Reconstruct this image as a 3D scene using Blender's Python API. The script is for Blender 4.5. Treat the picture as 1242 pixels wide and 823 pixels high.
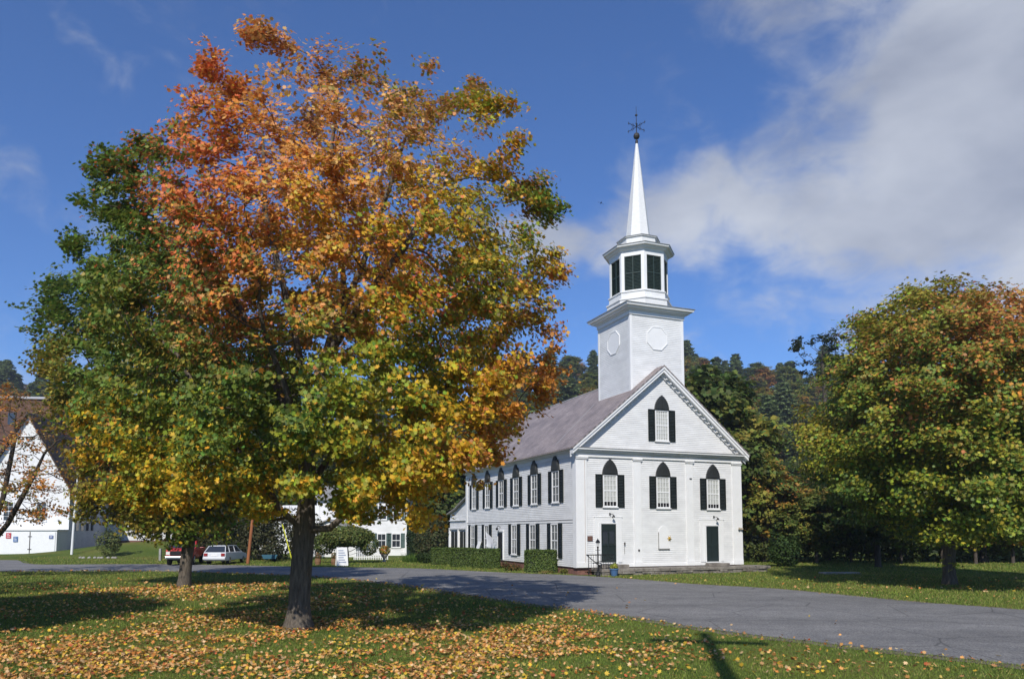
import bpy, math, random
import numpy as np
from math import radians as R_, sin, cos, pi
from mathutils import Vector, Matrix

for o in list(bpy.data.objects): bpy.data.objects.remove(o)
S = bpy.context.scene
COL = S.collection
RNG = np.random.default_rng(11)
random.seed(5)

# ------------------------------------------------------------------ camera
EYE = Vector((0, 0, 2.6)); PITCH = 0.0753
cam = bpy.data.cameras.new('camera'); cam_o = bpy.data.objects.new('camera', cam)
COL.objects.link(cam_o); S.camera = cam_o
cam_o.location = EYE; cam_o.rotation_euler = (pi/2 + PITCH, 0, 0)
cam.sensor_width = 36; cam.lens = 877.42/1242*36
cam.shift_x = 22.25/1242; cam.shift_y = 165.3/1242
cam.clip_end = 3000; cam.clip_start = 0.1
# ------------------------------------------------------------------ light
SUN_EL = R_(40); SUN_AZ = R_(192)          # azimuth clockwise from +Y
sun = bpy.data.lights.new('sun', 'SUN'); sun_o = bpy.data.objects.new('sun', sun); COL.objects.link(sun_o)
sun.energy = 4.1; sun.angle = R_(0.5); sun.color = (1, .95, .87)
sd = Vector((sin(SUN_AZ)*cos(SUN_EL), cos(SUN_AZ)*cos(SUN_EL), sin(SUN_EL)))
sun_o.rotation_euler = sd.to_track_quat('Z', 'Y').to_euler(); sun_o.location = (0, -20, 60)
S.view_settings.view_transform = 'Standard'; S.view_settings.look = 'None'
S.view_settings.exposure = 0.25; S.view_settings.gamma = 1; S.view_settings.use_curve_mapping = False
SKY_STR = 0.13

W = bpy.data.worlds.new('World'); S.world = W; W.use_nodes = True
def world_nodes():
    nt = W.node_tree; N = nt.nodes; L = nt.links; N.clear()
    def nd(t, **k):
        n = N.new(t)
        for a, b in k.items(): setattr(n, a, b)
        return n
    def mth(op, a, b=None, c=None, clamp=False):
        n = nd('ShaderNodeMath', operation=op, use_clamp=clamp)
        for i, v in enumerate((a, b, c)):
            if v is None: continue
            if hasattr(v, 'links'): L.new(v, n.inputs[i])
            else: n.inputs[i].default_value = v
        return n.outputs[0]
    out = nd('ShaderNodeOutputWorld'); bg = nd('ShaderNodeBackground'); bg.inputs[1].default_value = SKY_STR
    sky = nd('ShaderNodeTexSky', sky_type='NISHITA'); sky.sun_disc = False
    sky.sun_elevation = SUN_EL; sky.sun_rotation = SUN_AZ
    sky.altitude = 300; sky.air_density = 1.0; sky.dust_density = 0.3; sky.ozone_density = 4.0
    tc = nd('ShaderNodeTexCoord'); sep = nd('ShaderNodeSeparateXYZ'); L.new(tc.outputs['Generated'], sep.inputs[0])
    az = mth('MULTIPLY', mth('ARCTAN2', sep.outputs[0], sep.outputs[1]), 57.2958)
    el = mth('MULTIPLY', mth('ARCSINE', sep.outputs[2]), 57.2958)
    cv0 = nd('ShaderNodeCombineXYZ'); L.new(az, cv0.inputs[0]); L.new(el, cv0.inputs[1])
    wn = nd('ShaderNodeTexNoise'); wn.inputs['Scale'].default_value = 3.4; wn.inputs['Detail'].default_value = 5; wn.inputs['Roughness'].default_value = .55; L.new(tc.outputs['Generated'], wn.inputs[0])
    wo = nd('ShaderNodeVectorMath', operation='MULTIPLY_ADD'); L.new(wn.outputs['Color'], wo.inputs[0]); wo.inputs[1].default_value = (34, 20, 0); wo.inputs[2].default_value = (-17, -10, 0)
    cv = nd('ShaderNodeVectorMath', operation='ADD'); L.new(cv0.outputs[0], cv.inputs[0]); L.new(wo.outputs[0], cv.inputs[1])
    def blob(a0, e0, ra, re, rot, amp):
        m = nd('ShaderNodeMapping', vector_type='TEXTURE')
        m.inputs['Location'].default_value = (a0, e0, 0); m.inputs['Rotation'].default_value = (0, 0, R_(rot)); m.inputs['Scale'].default_value = (ra, re, 1)
        L.new(cv.outputs[0], m.inputs[0])
        ln = nd('ShaderNodeVectorMath', operation='LENGTH'); L.new(m.outputs[0], ln.inputs[0])
        g = mth('POWER', 2.718, mth('MULTIPLY', mth('MULTIPLY', ln.outputs['Value'], ln.outputs['Value']), -1.0))
        return mth('MULTIPLY', g, amp)
    tot = None
    for b in [(12.5, 21.2, 8.5, 4.2, 6, .95), (25, 21.5, 13, 6.0, -4, .9), (37, 29, 12, 12, 20, 1.05), (22, 34.5, 9, 3.6, 62, .7), (18, 29, 6, 2.6, 45, -.35),
              (-33.5, 22, 7, 3.2, 0, .2), (-31, 30, 1.6, 1.3, 20, .38), (52, 34, 20, 16, 0, 1.0), (-60, 25, 20, 5, 0, .3),
              (120, 30, 40, 12, 10, .9), (-140, 40, 40, 14, 0, .7), (-38, 18, 8, 4, 0, .2), (16, 37, 10, 6, 30, .6)]:
        g = blob(*b); tot = g if tot is None else mth('ADD', tot, g)
    nz = nd('ShaderNodeTexNoise'); nz.inputs['Scale'].default_value = 4.2; nz.inputs['Detail'].default_value = 9; nz.inputs['Roughness'].default_value = .55; nz.inputs['Distortion'].default_value = .35
    mp = nd('ShaderNodeMapping'); mp.inputs['Scale'].default_value = (1, 1, 1.7); mp.inputs['Rotation'].default_value = (0, R_(25), 0); L.new(tc.outputs['Generated'], mp.inputs[0]); L.new(mp.outputs[0], nz.inputs[0])
    nv = mth('SUBTRACT', nz.outputs[0], .5)
    n3 = nd('ShaderNodeTexNoise'); n3.inputs['Scale'].default_value = 13; n3.inputs['Detail'].default_value = 8; n3.inputs['Roughness'].default_value = .6; n3.inputs['Distortion'].default_value = .6; L.new(mp.outputs[0], n3.inputs[0])
    nv3 = mth('SUBTRACT', n3.outputs[0], .5)
    den = mth('ADD', mth('MULTIPLY', tot, 1.0), mth('ADD', mth('MULTIPLY', nv, 2.5), mth('MULTIPLY', nv3, 1.3)))
    mr = nd('ShaderNodeMapRange', interpolation_type='SMOOTHSTEP'); L.new(den, mr.inputs[0])
    mr.inputs[1].default_value = .12; mr.inputs[2].default_value = 1.3; mr.inputs[3].default_value = 0; mr.inputs[4].default_value = .95
    nz2 = nd('ShaderNodeTexNoise'); nz2.inputs['Scale'].default_value = 5.0; nz2.inputs['Detail'].default_value = 10; nz2.inputs['Distortion'].default_value = .15; L.new(mp.outputs[0], nz2.inputs[0])
    # higher parts of the cloud are thicker and greyer
    gf = mth('ADD', mth('MULTIPLY', mth('SUBTRACT', el, 17), .038), mth('MULTIPLY', mth('SUBTRACT', nz2.outputs[0], .48), 2.2), clamp=True)
    cc = nd('ShaderNodeMix', data_type='RGBA'); L.new(gf, cc.inputs[0])
    cc.inputs[6].default_value = (3.9, 4.15, 4.7, 1); cc.inputs[7].default_value = (1.55, 1.8, 2.5, 1)
    mx = nd('ShaderNodeMix', data_type='RGBA'); L.new(mr.outputs[0], mx.inputs[0])
    tn = nd('ShaderNodeMix', data_type='RGBA', blend_type='MULTIPLY'); tn.inputs[0].default_value = 1; tn.inputs[7].default_value = (.45, .65, .93, 1)
    L.new(sky.outputs[0], tn.inputs[6]); L.new(tn.outputs[2], mx.inputs[6]); L.new(cc.outputs[2], mx.inputs[7])
    L.new(mx.outputs[2], bg.inputs[0]); L.new(bg.outputs[0], out.inputs[0])
world_nodes()

# ------------------------------------------------------------------ helpers
def at(px, py, Y):
    """world point at forward distance Y seen at photograph pixel (px, py)"""
    cp, sp = cos(PITCH), sin(PITCH); k = (576.78-py)/877.42
    d = Vector(((px-598.75)/877.42, cp-sp*k, sp+cp*k)); return EYE + d*(Y/d.y)
def ground_at(px, py):
    cp, sp = cos(PITCH), sin(PITCH); k = (576.78-py)/877.42
    d = Vector(((px-598.75)/877.42, cp-sp*k, sp+cp*k)); return EYE + d*(-2.6/d.z)

def tag(o, label=None, cat=None, group=None, kind=None):
    if label: o['label'] = label
    if cat: o['category'] = cat
    if group: o['group'] = group
    if kind: o['kind'] = kind
    return o
def empty(name, loc, rz=0, label=None, cat=None, group=None, scale=1.0):
    o = bpy.data.objects.new(name, None); COL.objects.link(o)
    o.location = loc; o.rotation_euler = (0, 0, rz); o.scale = (scale,)*3; o.empty_display_size = .2
    return tag(o, label, cat, group)
def link(name, me, parent=None, loc=(0, 0, 0), rz=0):
    o = bpy.data.objects.new(name, me); COL.objects.link(o); o.location = loc; o.rotation_euler = (0, 0, rz)
    if parent: o.parent = parent
    return o
def kids(o): return [c for c in bpy.data.objects if c.parent == o]
def copy_tree(o, ch_map=None):
    def rec(a, par):
        c = a.copy(); COL.objects.link(c); c.parent = par
        for k in a.children: rec(k, c)
        return c
    return rec(o, None)

class MB:
    def __init__(s): s.v = []; s.f = []; s.m = []
    def add(s, vs, fs, mi=0):
        b = len(s.v); s.v += [tuple(v) for v in vs]; s.f += [tuple(b+i for i in f) for f in fs]; s.m += [mi]*len(fs)
    def box(s, x0, x1, y0, y1, z0, z1, mi=0):
        s.add([(x0,y0,z0),(x1,y0,z0),(x1,y1,z0),(x0,y1,z0),(x0,y0,z1),(x1,y0,z1),(x1,y1,z1),(x0,y1,z1)],
              [(0,3,2,1),(4,5,6,7),(0,1,5,4),(1,2,6,5),(2,3,7,6),(3,0,4,7)], mi)
    def prism(s, pts, off, mi=0):
        n = len(pts); a = [Vector(p) for p in pts]; o = Vector(off)
        s.add(a + [p+o for p in a], [tuple(range(n))[::-1], tuple(range(n, 2*n))] + [(i, (i+1) % n, n+(i+1) % n, n+i) for i in range(n)], mi)
    def tube(s, pts, r, n=6, mi=0, cap=True):
        pts = [Vector(p) for p in pts]; rs = r if hasattr(r, '__len__') else [r]*len(pts); b = len(s.v); ref = None
        for i, p in enumerate(pts):
            t = (pts[min(i+1, len(pts)-1)]-pts[max(i-1, 0)]).normalized()
            if ref is None: ref = Vector((1, 0, 0)) if abs(t.x) < .9 else Vector((0, 1, 0))
            u = (ref - t*ref.dot(t)).normalized(); ref = u; w = t.cross(u)
            for k in range(n):
                a = 2*pi*k/n; s.v.append(tuple(p + u*cos(a)*rs[i] + w*sin(a)*rs[i]))
        for i in range(len(pts)-1):
            for k in range(n):
                s.f.append((b+i*n+k, b+i*n+(k+1) % n, b+(i+1)*n+(k+1) % n, b+(i+1)*n+k)); s.m.append(mi)
        if cap:
            s.f.append(tuple(b+k for k in range(n))[::-1]); s.m.append(mi)
            e = b+(len(pts)-1)*n; s.f.append(tuple(e+k for k in range(n))); s.m.append(mi)
    def lathe(s, prof, c=(0, 0, 0), n=16, rot=0, mi=0):
        """prof: [(radius, z)...]"""
        b = len(s.v)
        for r, z in prof:
            for k in range(n):
                a = rot+2*pi*k/n; s.v.append((c[0]+r*cos(a), c[1]+r*sin(a), c[2]+z))
        for i in range(len(prof)-1):
            for k in range(n):
                s.f.append((b+i*n+k, b+i*n+(k+1) % n, b+(i+1)*n+(k+1) % n, b+(i+1)*n+k)); s.m.append(mi)
        s.f.append(tuple(b+k for k in range(n))[::-1]); s.m.append(mi)
        e = b+(len(prof)-1)*n; s.f.append(tuple(e+k for k in range(n))); s.m.append(mi)
    def build(s, name, mats, parent=None, loc=(0, 0, 0), rz=0, bevel=0, smooth=False):
        me = bpy.data.meshes.new(name); me.from_pydata(s.v, [], s.f)
        if not isinstance(mats, (list, tuple)): mats = [mats]
        for m in mats: me.materials.append(m)
        me.polygons.foreach_set('material_index', s.m)
        if smooth: me.polygons.foreach_set('use_smooth', [True]*len(s.f))
        me.update()
        o = link(name, me, parent, loc, rz)
        if bevel:
            b = o.modifiers.new('bevel', 'BEVEL'); b.width = bevel; b.segments = 2; b.limit_method = 'ANGLE'; b.angle_limit = R_(40)
        return o

# ------------------------------------------------------------------ materials
def mat(name, base=(.5, .5, .5), rough=.6, spec=.3, var=0.0, scale=3.0, bump=0.0, bscale=20, metal=0, stretch=(1, 1, 1), col2=None, attr=None, trans=0.0, detail=6):
    m = bpy.data.materials.new(name); m.use_nodes = True; nt = m.node_tree; N = nt.nodes; L = nt.links
    p = N['Principled BSDF']; p.inputs['Roughness'].default_value = rough; p.inputs['Specular IOR Level'].default_value = spec; p.inputs['Metallic'].default_value = metal
    p.inputs['Base Color'].default_value = (*base, 1)
    tc = N.new('ShaderNodeTexCoord'); mp = N.new('ShaderNodeMapping'); mp.inputs['Scale'].default_value = stretch; L.new(tc.outputs['Object'], mp.inputs[0])
    csock = None
    if attr:
        a = N.new('ShaderNodeAttribute'); a.attribute_name = attr; csock = a.outputs['Color']
    if var or col2:
        nz = N.new('ShaderNodeTexNoise'); nz.inputs['Scale'].default_value = scale; nz.inputs['Detail'].default_value = detail; nz.inputs['Roughness'].default_value = .65; L.new(mp.outputs[0], nz.inputs[0])
        cr = N.new('ShaderNodeValToRGB'); cr.color_ramp.elements[0].position = .32; cr.color_ramp.elements[1].position = .68; L.new(nz.outputs[0], cr.inputs[0])
        c2 = col2 or tuple(c*(1-var) for c in base)
        cr.color_ramp.elements[0].color = (*c2, 1); cr.color_ramp.elements[1].color = (*[min(1, c*(1+var*.3)) for c in base], 1); csock = cr.outputs[0]
    if csock: L.new(csock, p.inputs['Base Color'])
    if bump:
        nb = N.new('ShaderNodeTexNoise'); nb.inputs['Scale'].default_value = bscale; nb.inputs['Detail'].default_value = 5; L.new(mp.outputs[0], nb.inputs[0])
        bp = N.new('ShaderNodeBump'); bp.inputs['Strength'].default_value = bump; bp.inputs['Distance'].default_value = .05; L.new(nb.outputs[0], bp.inputs['Height']); L.new(bp.outputs[0], p.inputs['Normal'])
    if trans:
        t = N.new('ShaderNodeBsdfTranslucent'); mx = N.new('ShaderNodeMixShader'); mx.inputs[0].default_value = trans
        if csock: L.new(csock, t.inputs[0])
        else: t.inputs[0].default_value = (*base, 1)
        L.new(p.outputs[0], mx.inputs[1]); L.new(t.outputs[0], mx.inputs[2]); L.new(mx.outputs[0], N['Material Output'].inputs[0])
    return m
M = {}
M['white'] = mat('white_paint', (.74, .74, .73), .55, .3, var=.06, scale=1.2, stretch=(1, 1, .35))
M['trim'] = mat('white_trim_paint', (.77, .77, .76), .5, .3, var=.05, scale=2)
M['clap'] = mat('white_clapboard', (.75, .75, .74), .6, .25, var=.15, scale=.9, stretch=(1, 1, 2.5), bump=.15, bscale=30)
M['grey_metal'] = mat('weathered_drip_edge', (.3, .29, .27), .6, .3, var=.4, scale=3)
M['shutter'] = mat('shutter_paint', (.012, .017, .016), .55, .3, var=.3, scale=4)
M['louver'] = mat('louver_green', (.03, .05, .045), .6, .3, var=.3, scale=5)
M['door'] = mat('door_green', (.018, .027, .026), .4, .4, var=.2, scale=3)
M['dark'] = mat('dark_interior', (.01, .01, .012), .6)
M['glass'] = mat('window_glass', (.03, .035, .045), .06, .8)
M['curtain'] = mat('pale_curtain', (.55, .55, .53), .8, .1, var=.35, scale=2.5, stretch=(6, 6, .6))
M['black'] = mat('black_iron', (.012, .012, .012), .45, .4)
M['iron'] = mat('dull_iron', (.05, .045, .04), .5, .4, metal=.4)
M['bark'] = mat('maple_bark', (.15, .125, .10), .9, .1, var=.55, scale=5, stretch=(3, 3, .5), bump=.9, bscale=9)
M['bark_dark'] = mat('dark_bark', (.085, .07, .058), .9, .1, var=.5, scale=4, stretch=(2, 2, .4), bump=.6, bscale=8)
M['leaf'] = mat('maple_leaves', attr='col', rough=.5, spec=.28, trans=.34)
M['leaf_dull'] = mat('far_leaves', attr='col', rough=.6, spec=.2, trans=.35)
M['litter'] = mat('fallen_leaf', attr='col', rough=.75, spec=.15, trans=.08)
M['grassblade'] = mat('grass_blades', attr='col', rough=.6, spec=.2, trans=.25)
M['stone'] = mat('rough_stone', (.30, .27, .235), .9, .1, col2=(.12, .105, .09), scale=2.2, bump=.8, bscale=6)
M['brick_f'] = mat('brick_foundation', (.24, .12, .095), .9, .1, col2=(.16, .085, .07), scale=5, bump=.5)
M['concrete'] = mat('concrete', (.36, .34, .31), .85, .1, var=.25, scale=1.5)
M['hedge'] = mat('hedge_leaves', attr='col', rough=.55, spec=.3, trans=.2)
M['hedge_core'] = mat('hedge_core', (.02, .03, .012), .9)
M['slab'] = mat('grey_slab', (.33, .32, .3), .85, .1, var=.3, scale=3)

# ---- slate roof: staggered courses with their own tones
def slate_mat():
    m = bpy.data.materials.new('slate_roof'); m.use_nodes = True; nt = m.node_tree; N = nt.nodes; L = nt.links; p = N['Principled BSDF']
    tc = N.new('ShaderNodeTexCoord'); br = N.new('ShaderNodeTexBrick'); mp = N.new('ShaderNodeMapping'); mp.inputs['Rotation'].default_value = (0, 0, pi/2)
    L.new(tc.outputs['UV'], br.inputs[0])
    br.inputs['Scale'].default_value = 1; br.inputs['Brick Width'].default_value = .32; br.inputs['Row Height'].default_value = .22; br.inputs['Mortar Size'].default_value = .012
    br.inputs['Color1'].default_value = (.315, .285, .27, 1); br.inputs['Color2'].default_value = (.245, .22, .208, 1); br.inputs['Mortar'].default_value = (.14, .132, .13, 1)
    nz = N.new('ShaderNodeTexNoise'); nz.inputs['Scale'].default_value = .8; nz.inputs['Detail'].default_value = 8; L.new(tc.outputs['UV'], nz.inputs[0])
    mx = N.new('ShaderNodeMix'); mx.data_type = 'RGBA'; mx.blend_type = 'MULTIPLY'; mx.inputs[0].default_value = 1
    cr = N.new('ShaderNodeValToRGB'); cr.color_ramp.elements[0].position = .3; cr.color_ramp.elements[0].color = (.72, .66, .66, 1); cr.color_ramp.elements[1].position = .7; cr.color_ramp.elements[1].color = (1.18, 1.08, 1.05, 1)
    L.new(nz.outputs[0], cr.inputs[0]); L.new(br.outputs[0], mx.inputs[6]); L.new(cr.outputs[0], mx.inputs[7]); L.new(mx.outputs[2], p.inputs['Base Color'])
    bp = N.new('ShaderNodeBump'); bp.inputs['Strength'].default_value = .4; bp.inputs['Distance'].default_value = .02; bp.invert = True
    L.new(br.outputs['Fac'], bp.inputs['Height']); L.new(bp.outputs[0], p.inputs['Normal']); p.inputs['Roughness'].default_value = .6
    return m
M['slate'] = slate_mat()

def asphalt_mat():
    m = mat('old_asphalt', (.215, .22, .235), .85, .2); nt = m.node_tree; N = nt.nodes; L = nt.links; p = N['Principled BSDF']
    tc = N.new('ShaderNodeTexCoord')
    def nz(s, d=6, st=(1, 1, 1)):
        mp = N.new('ShaderNodeMapping'); mp.inputs['Scale'].default_value = st; mp.inputs['Rotation'].default_value = (0, 0, R_(40)); L.new(tc.outputs['Object'], mp.inputs[0])
        n = N.new('ShaderNodeTexNoise'); n.inputs['Scale'].default_value = s; n.inputs['Detail'].default_value = d; L.new(mp.outputs[0], n.inputs[0]); return n.outputs[0]
    def ramp(s, a, b, pa=.3, pb=.7):
        c = N.new('ShaderNodeValToRGB'); c.color_ramp.elements[0].position = pa; c.color_ramp.elements[1].position = pb; c.color_ramp.elements[0].color = (*a, 1); c.color_ramp.elements[1].color = (*b, 1); L.new(s, c.inputs[0]); return c.outputs[0]
    def mul(a, b):
        x = N.new('ShaderNodeMix'); x.data_type = 'RGBA'; x.blend_type = 'MULTIPLY'; x.inputs[0].default_value = 1; L.new(a, x.inputs[6]); L.new(b, x.inputs[7]); return x.outputs[2]
    a = ramp(nz(.35, 5, (.25, 1.6, 1)), (.155, .152, .150), (.225, .221, .218))
    b = mul(ramp(nz(30, 4), (.62, .62, .62), (1.35, 1.34, 1.3), .35, .65), ramp(nz(1.3, 6, (1, 1, 1)), (.86, .86, .87), (1.1, 1.09, 1.07)))
    vo = N.new('ShaderNodeTexVoronoi'); vo.feature = 'DISTANCE_TO_EDGE'; vo.inputs['Scale'].default_value = .33
    mp = N.new('ShaderNodeMapping'); L.new(tc.outputs['Object'], mp.inputs[0]); L.new(mp.outputs[0], vo.inputs[0])
    c = ramp(vo.outputs[0], (.55, .55, .55), (1, 1, 1), .0, .012)
    L.new(mul(mul(a, b), c), p.inputs['Base Color'])
    bp = N.new('ShaderNodeBump'); bp.inputs['Strength'].default_value = .5; bp.inputs['Distance'].default_value = .02; L.new(nz(60, 3), bp.inputs['Height']); L.new(bp.outputs[0], p.inputs['Normal'])
    return m
M['asphalt'] = asphalt_mat()

def ground_mat():
    m = mat('lawn_soil', (.05, .07, .02), .95, .05); nt = m.node_tree; N = nt.nodes; L = nt.links; p = N['Principled BSDF']
    tc = N.new('ShaderNodeTexCoord')
    def nz(s, d=6):
        n = N.new('ShaderNodeTexNoise'); n.inputs['Scale'].default_value = s; n.inputs['Detail'].default_value = d; L.new(tc.outputs['Object'], n.inputs[0]); return n.outputs[0]
    def ramp(s, els):
        c = N.new('ShaderNodeValToRGB'); e = c.color_ramp.elements
        e[0].position, e[0].color = els[0][0], (*els[0][1], 1); e[1].position, e[1].color = els[-1][0], (*els[-1][1], 1)
        for q, cc in els[1:-1]: x = e.new(q); x.color = (*cc, 1)
        L.new(s, c.inputs[0]); return c.outputs[0]
    a = ramp(nz(.22, 8), [(.3, (.075, .115, .024)), (.5, (.11, .145, .032)), (.7, (.17, .16, .045))])
    b = ramp(nz(14, 4), [(.3, (.6, .6, .6)), (.7, (1.3, 1.3, 1.3))])
    x = N.new('ShaderNodeMix'); x.data_type = 'RGBA'; x.blend_type = 'MULTIPLY'; x.inputs[0].default_value = 1; L.new(a, x.inputs[6]); L.new(b, x.inputs[7])
    L.new(x.outputs[2], p.inputs['Base Color'])
    bp = N.new('ShaderNodeBump'); bp.inputs['Strength'].default_value = .8; bp.inputs['Distance'].default_value = .08; L.new(nz(22, 5), bp.inputs['Height']); L.new(bp.outputs[0], p.inputs['Normal'])
    return m
M['ground'] = ground_mat()
M['forest_floor'] = mat('forest_floor', (.045, .055, .02), .95, .05, col2=(.02, .03, .012), scale=.25, bump=.5, bscale=2)
M['verge'] = mat('gravel_verge', (.22, .19, .15), .95, .1, col2=(.10, .085, .055), scale=3, bump=.7, bscale=25)

# ------------------------------------------------------------------ ground
def sstep(a, b, x):
    t = np.clip((x-a)/(b-a), 0, 1); return t*t*(3-2*t)
def gz(x, y):
    x = np.asarray(x, float); y = np.asarray(y, float)
    az = np.degrees(np.arctan2(x, np.maximum(y, 1)))
    ridge = 52 + 14*sstep(-2, 8, az) + 3*np.sin(az*.16+.6) + 1.5*np.sin(az*.51) + 0*az
    d = np.hypot(x*.5, np.maximum(y, 0))
    h = ridge*sstep(92, 330, d)*(y > 0)
    h = h + 1.5*np.exp(-(((x+36)/9)**2+((y-77)/6.5)**2))
    return h
def sheet(name, xs, ys, m, zoff=0):
    X, Y = np.meshgrid(xs, ys); Z = gz(X, Y)+zoff; nx, ny = len(xs), len(ys)
    v = np.stack([X.ravel(), Y.ravel(), Z.ravel()], 1)
    i = np.arange(nx-1)[None, :] + np.arange(ny-1)[:, None]*nx
    f = np.stack([i, i+1, i+1+nx, i+nx], -1).reshape(-1, 4)
    me = bpy.data.meshes.new(name); me.from_pydata(v.tolist(), [], f.tolist()); me.materials.append(m)
    me.polygons.foreach_set('use_smooth', [True]*len(f)); me.update(); return link(name, me)
xs = np.concatenate([np.linspace(-900, -130, 20)[:-1], np.linspace(-130, 130, 131), np.linspace(130, 900, 20)[1:]])
ys = np.concatenate([np.linspace(-600, -20, 14)[:-1], np.linspace(-20, 130, 76), np.linspace(130, 400, 60)[1:], np.linspace(400, 1500, 20)[1:]])
g = sheet('ground', xs, ys, M['ground']); tag(g, kind='structure'); 
g.data.materials.append(M['forest_floor'])
mi = np.zeros(len(g.data.polygons), int)
for p in g.data.polygons:
    if p.center.y > 0 and math.hypot(p.center.x, p.center.y) > 98: mi[p.index] = 1
g.data.polygons.foreach_set('material_index', mi)

near_px = [(1900, 880), (1242, 807.5), (1078, 788.5), (875, 765), (739, 744.5), (603, 727), (500, 711), (440, 704), (380, 699), (300, 695.5), (200, 692.5), (100, 692.3), (0, 692.7)]
near_e = [ground_at(*p).to_2d() for p in near_px]
near_e = [Vector((14.6, 8.5)), Vector((19, 1))][::-1] + near_e[1:] + [Vector((-60, 47.5)), Vector((-120, 52))]
far_px = [(1242, 739.6), (1100, 729), (942, 714), (840, 708), (760, 701.5), (690, 697.3), (620, 694.6), (515, 689.5), (440, 688), (380, 687.3), (300, 685.6), (200, 684), (120, 684), (40, 684), (20, 679), (-10, 675)]
far_e = [Vector((30, 4)), Vector((22, 16))] + [ground_at(*p).to_2d() for p in far_px] + [Vector((-72, 64)), Vector((-120, 66))]
ROAD = near_e + far_e[::-1]
def poly_sheet(name, pts, z, m, kind='structure'):
    me = bpy.data.meshes.new(name); me.from_pydata([(p[0], p[1], z) for p in pts], [], [tuple(range(len(pts)))]); me.materials.append(m); me.update()
    if me.polygons[0].normal.z < 0: me.flip_normals()
    o = link(name, me); tag(o, kind=kind); return o
def smooth_edge(e, n=6, wob=0.0):
    out = []
    for i in range(len(e)-1):
        p0 = e[max(i-1, 0)]; p1 = e[i]; p2 = e[i+1]; p3 = e[min(i+2, len(e)-1)]
        for k in range(n):
            t = k/n
            q = .5*((2*p1)+(p2-p0)*t+(2*p0-5*p1+4*p2-p3)*t*t+(3*p1-p0-3*p2+p3)*t**3)
            out.append(q + Vector((random.uniform(-wob, wob), random.uniform(-wob, wob))))
    out.append(e[-1]); return out
ne = smooth_edge(near_e, 14, .035); fe = smooth_edge(far_e, 10, .04)
ROADP = ne + fe[::-1]
poly_sheet('road', ROADP, .016, M['asphalt'])
def offset(e, d):
    out = []
    for i, p in enumerate(e):
        t = (e[min(i+1, len(e)-1)]-e[max(i-1, 0)]).normalized(); n = Vector((-t.y, t.x)); out.append(p+n*(d+random.uniform(-.08, .08)))
    return out
def strip(name, e, d0, d1, z, m):
    a = offset(e, d0); b = offset(e, d1); n = len(a)
    me = bpy.data.meshes.new(name); me.from_pydata([(p.x, p.y, z) for p in a]+[(p.x, p.y, z) for p in b], [], [(i, i+1, n+i+1, n+i) for i in range(n-1)])
    me.materials.append(m); me.update(); 
    if me.polygons[0].normal.z < 0: me.flip_normals()
    o = link(name, me); tag(o, kind='structure'); return o
strip('near_verge', ne, -.25, .42, .008, M['verge'])
strip('far_verge', fe, -.35, .25, .008, M['verge'])
apron = [(-63, 64.3), (-52, 70), (-51.2, 84.3), (-61.5, 84), (-75, 80), (-75, 66)]
poly_sheet('garage_apron', apron, .009, mat('apron_concrete', (.34, .30, .27), .9, .1, var=.25, scale=.7))

def inside(px, py, poly):
    x = np.asarray(px); y = np.asarray(py); c = np.zeros(x.shape, bool); n = len(poly)
    for i in range(n):
        x1, y1 = poly[i]; x2, y2 = poly[(i+1) % n]
        if y1 == y2: continue
        c ^= ((y1 > y) != (y2 > y)) & (x < (x2-x1)*(y-y1)/(y2-y1)+x1)
    return c

# ------------------------------------------------------------------ scattered small faces (leaves, blades)
def rot_mats(n, up=(0, 0, 1), spread=1.0, outward=None):
    nrm = RNG.normal(size=(n, 3))*spread + np.array(up)
    if outward is not None: nrm = nrm + outward
    nrm /= np.linalg.norm(nrm, axis=1)[:, None]
    t = RNG.normal(size=(n, 3)); t -= nrm*(t*nrm).sum(1)[:, None]; t /= np.linalg.norm(t, axis=1)[:, None]
    return np.stack([t, np.cross(nrm, t), nrm], -1)        # columns
def multi(name, tmpl, faces, pos, rot, size, col, m):
    n = len(pos); V = len(tmpl)
    co = np.einsum('nij,vj->nvi', rot, tmpl)*(size[:, None, None] if np.ndim(size) == 1 else size) + pos[:, None, :]
    me = bpy.data.meshes.new(name); me.vertices.add(n*V); me.vertices.foreach_set('co', co.astype(np.float32).ravel())
    fl = np.concatenate([np.array(f) for f in faces]); lens = np.array([len(f) for f in faces])
    li = (fl[None, :] + (np.arange(n)*V)[:, None]).ravel()
    me.loops.add(len(li)); me.loops.foreach_set('vertex_index', li.astype(np.int32))
    ls = np.concatenate([[0], np.cumsum(np.tile(lens, n))[:-1]])
    me.polygons.add(len(ls)); me.polygons.foreach_set('loop_start', ls.astype(np.int32))
    me.update(calc_edges=True)
    a = me.attributes.new('col', 'FLOAT_COLOR', 'POINT'); c = np.ones((n, V, 4), np.float32); c[:, :, :3] = col[:, None, :]
    a.data.foreach_set('color', c.ravel()); me.materials.append(m); return me
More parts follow.
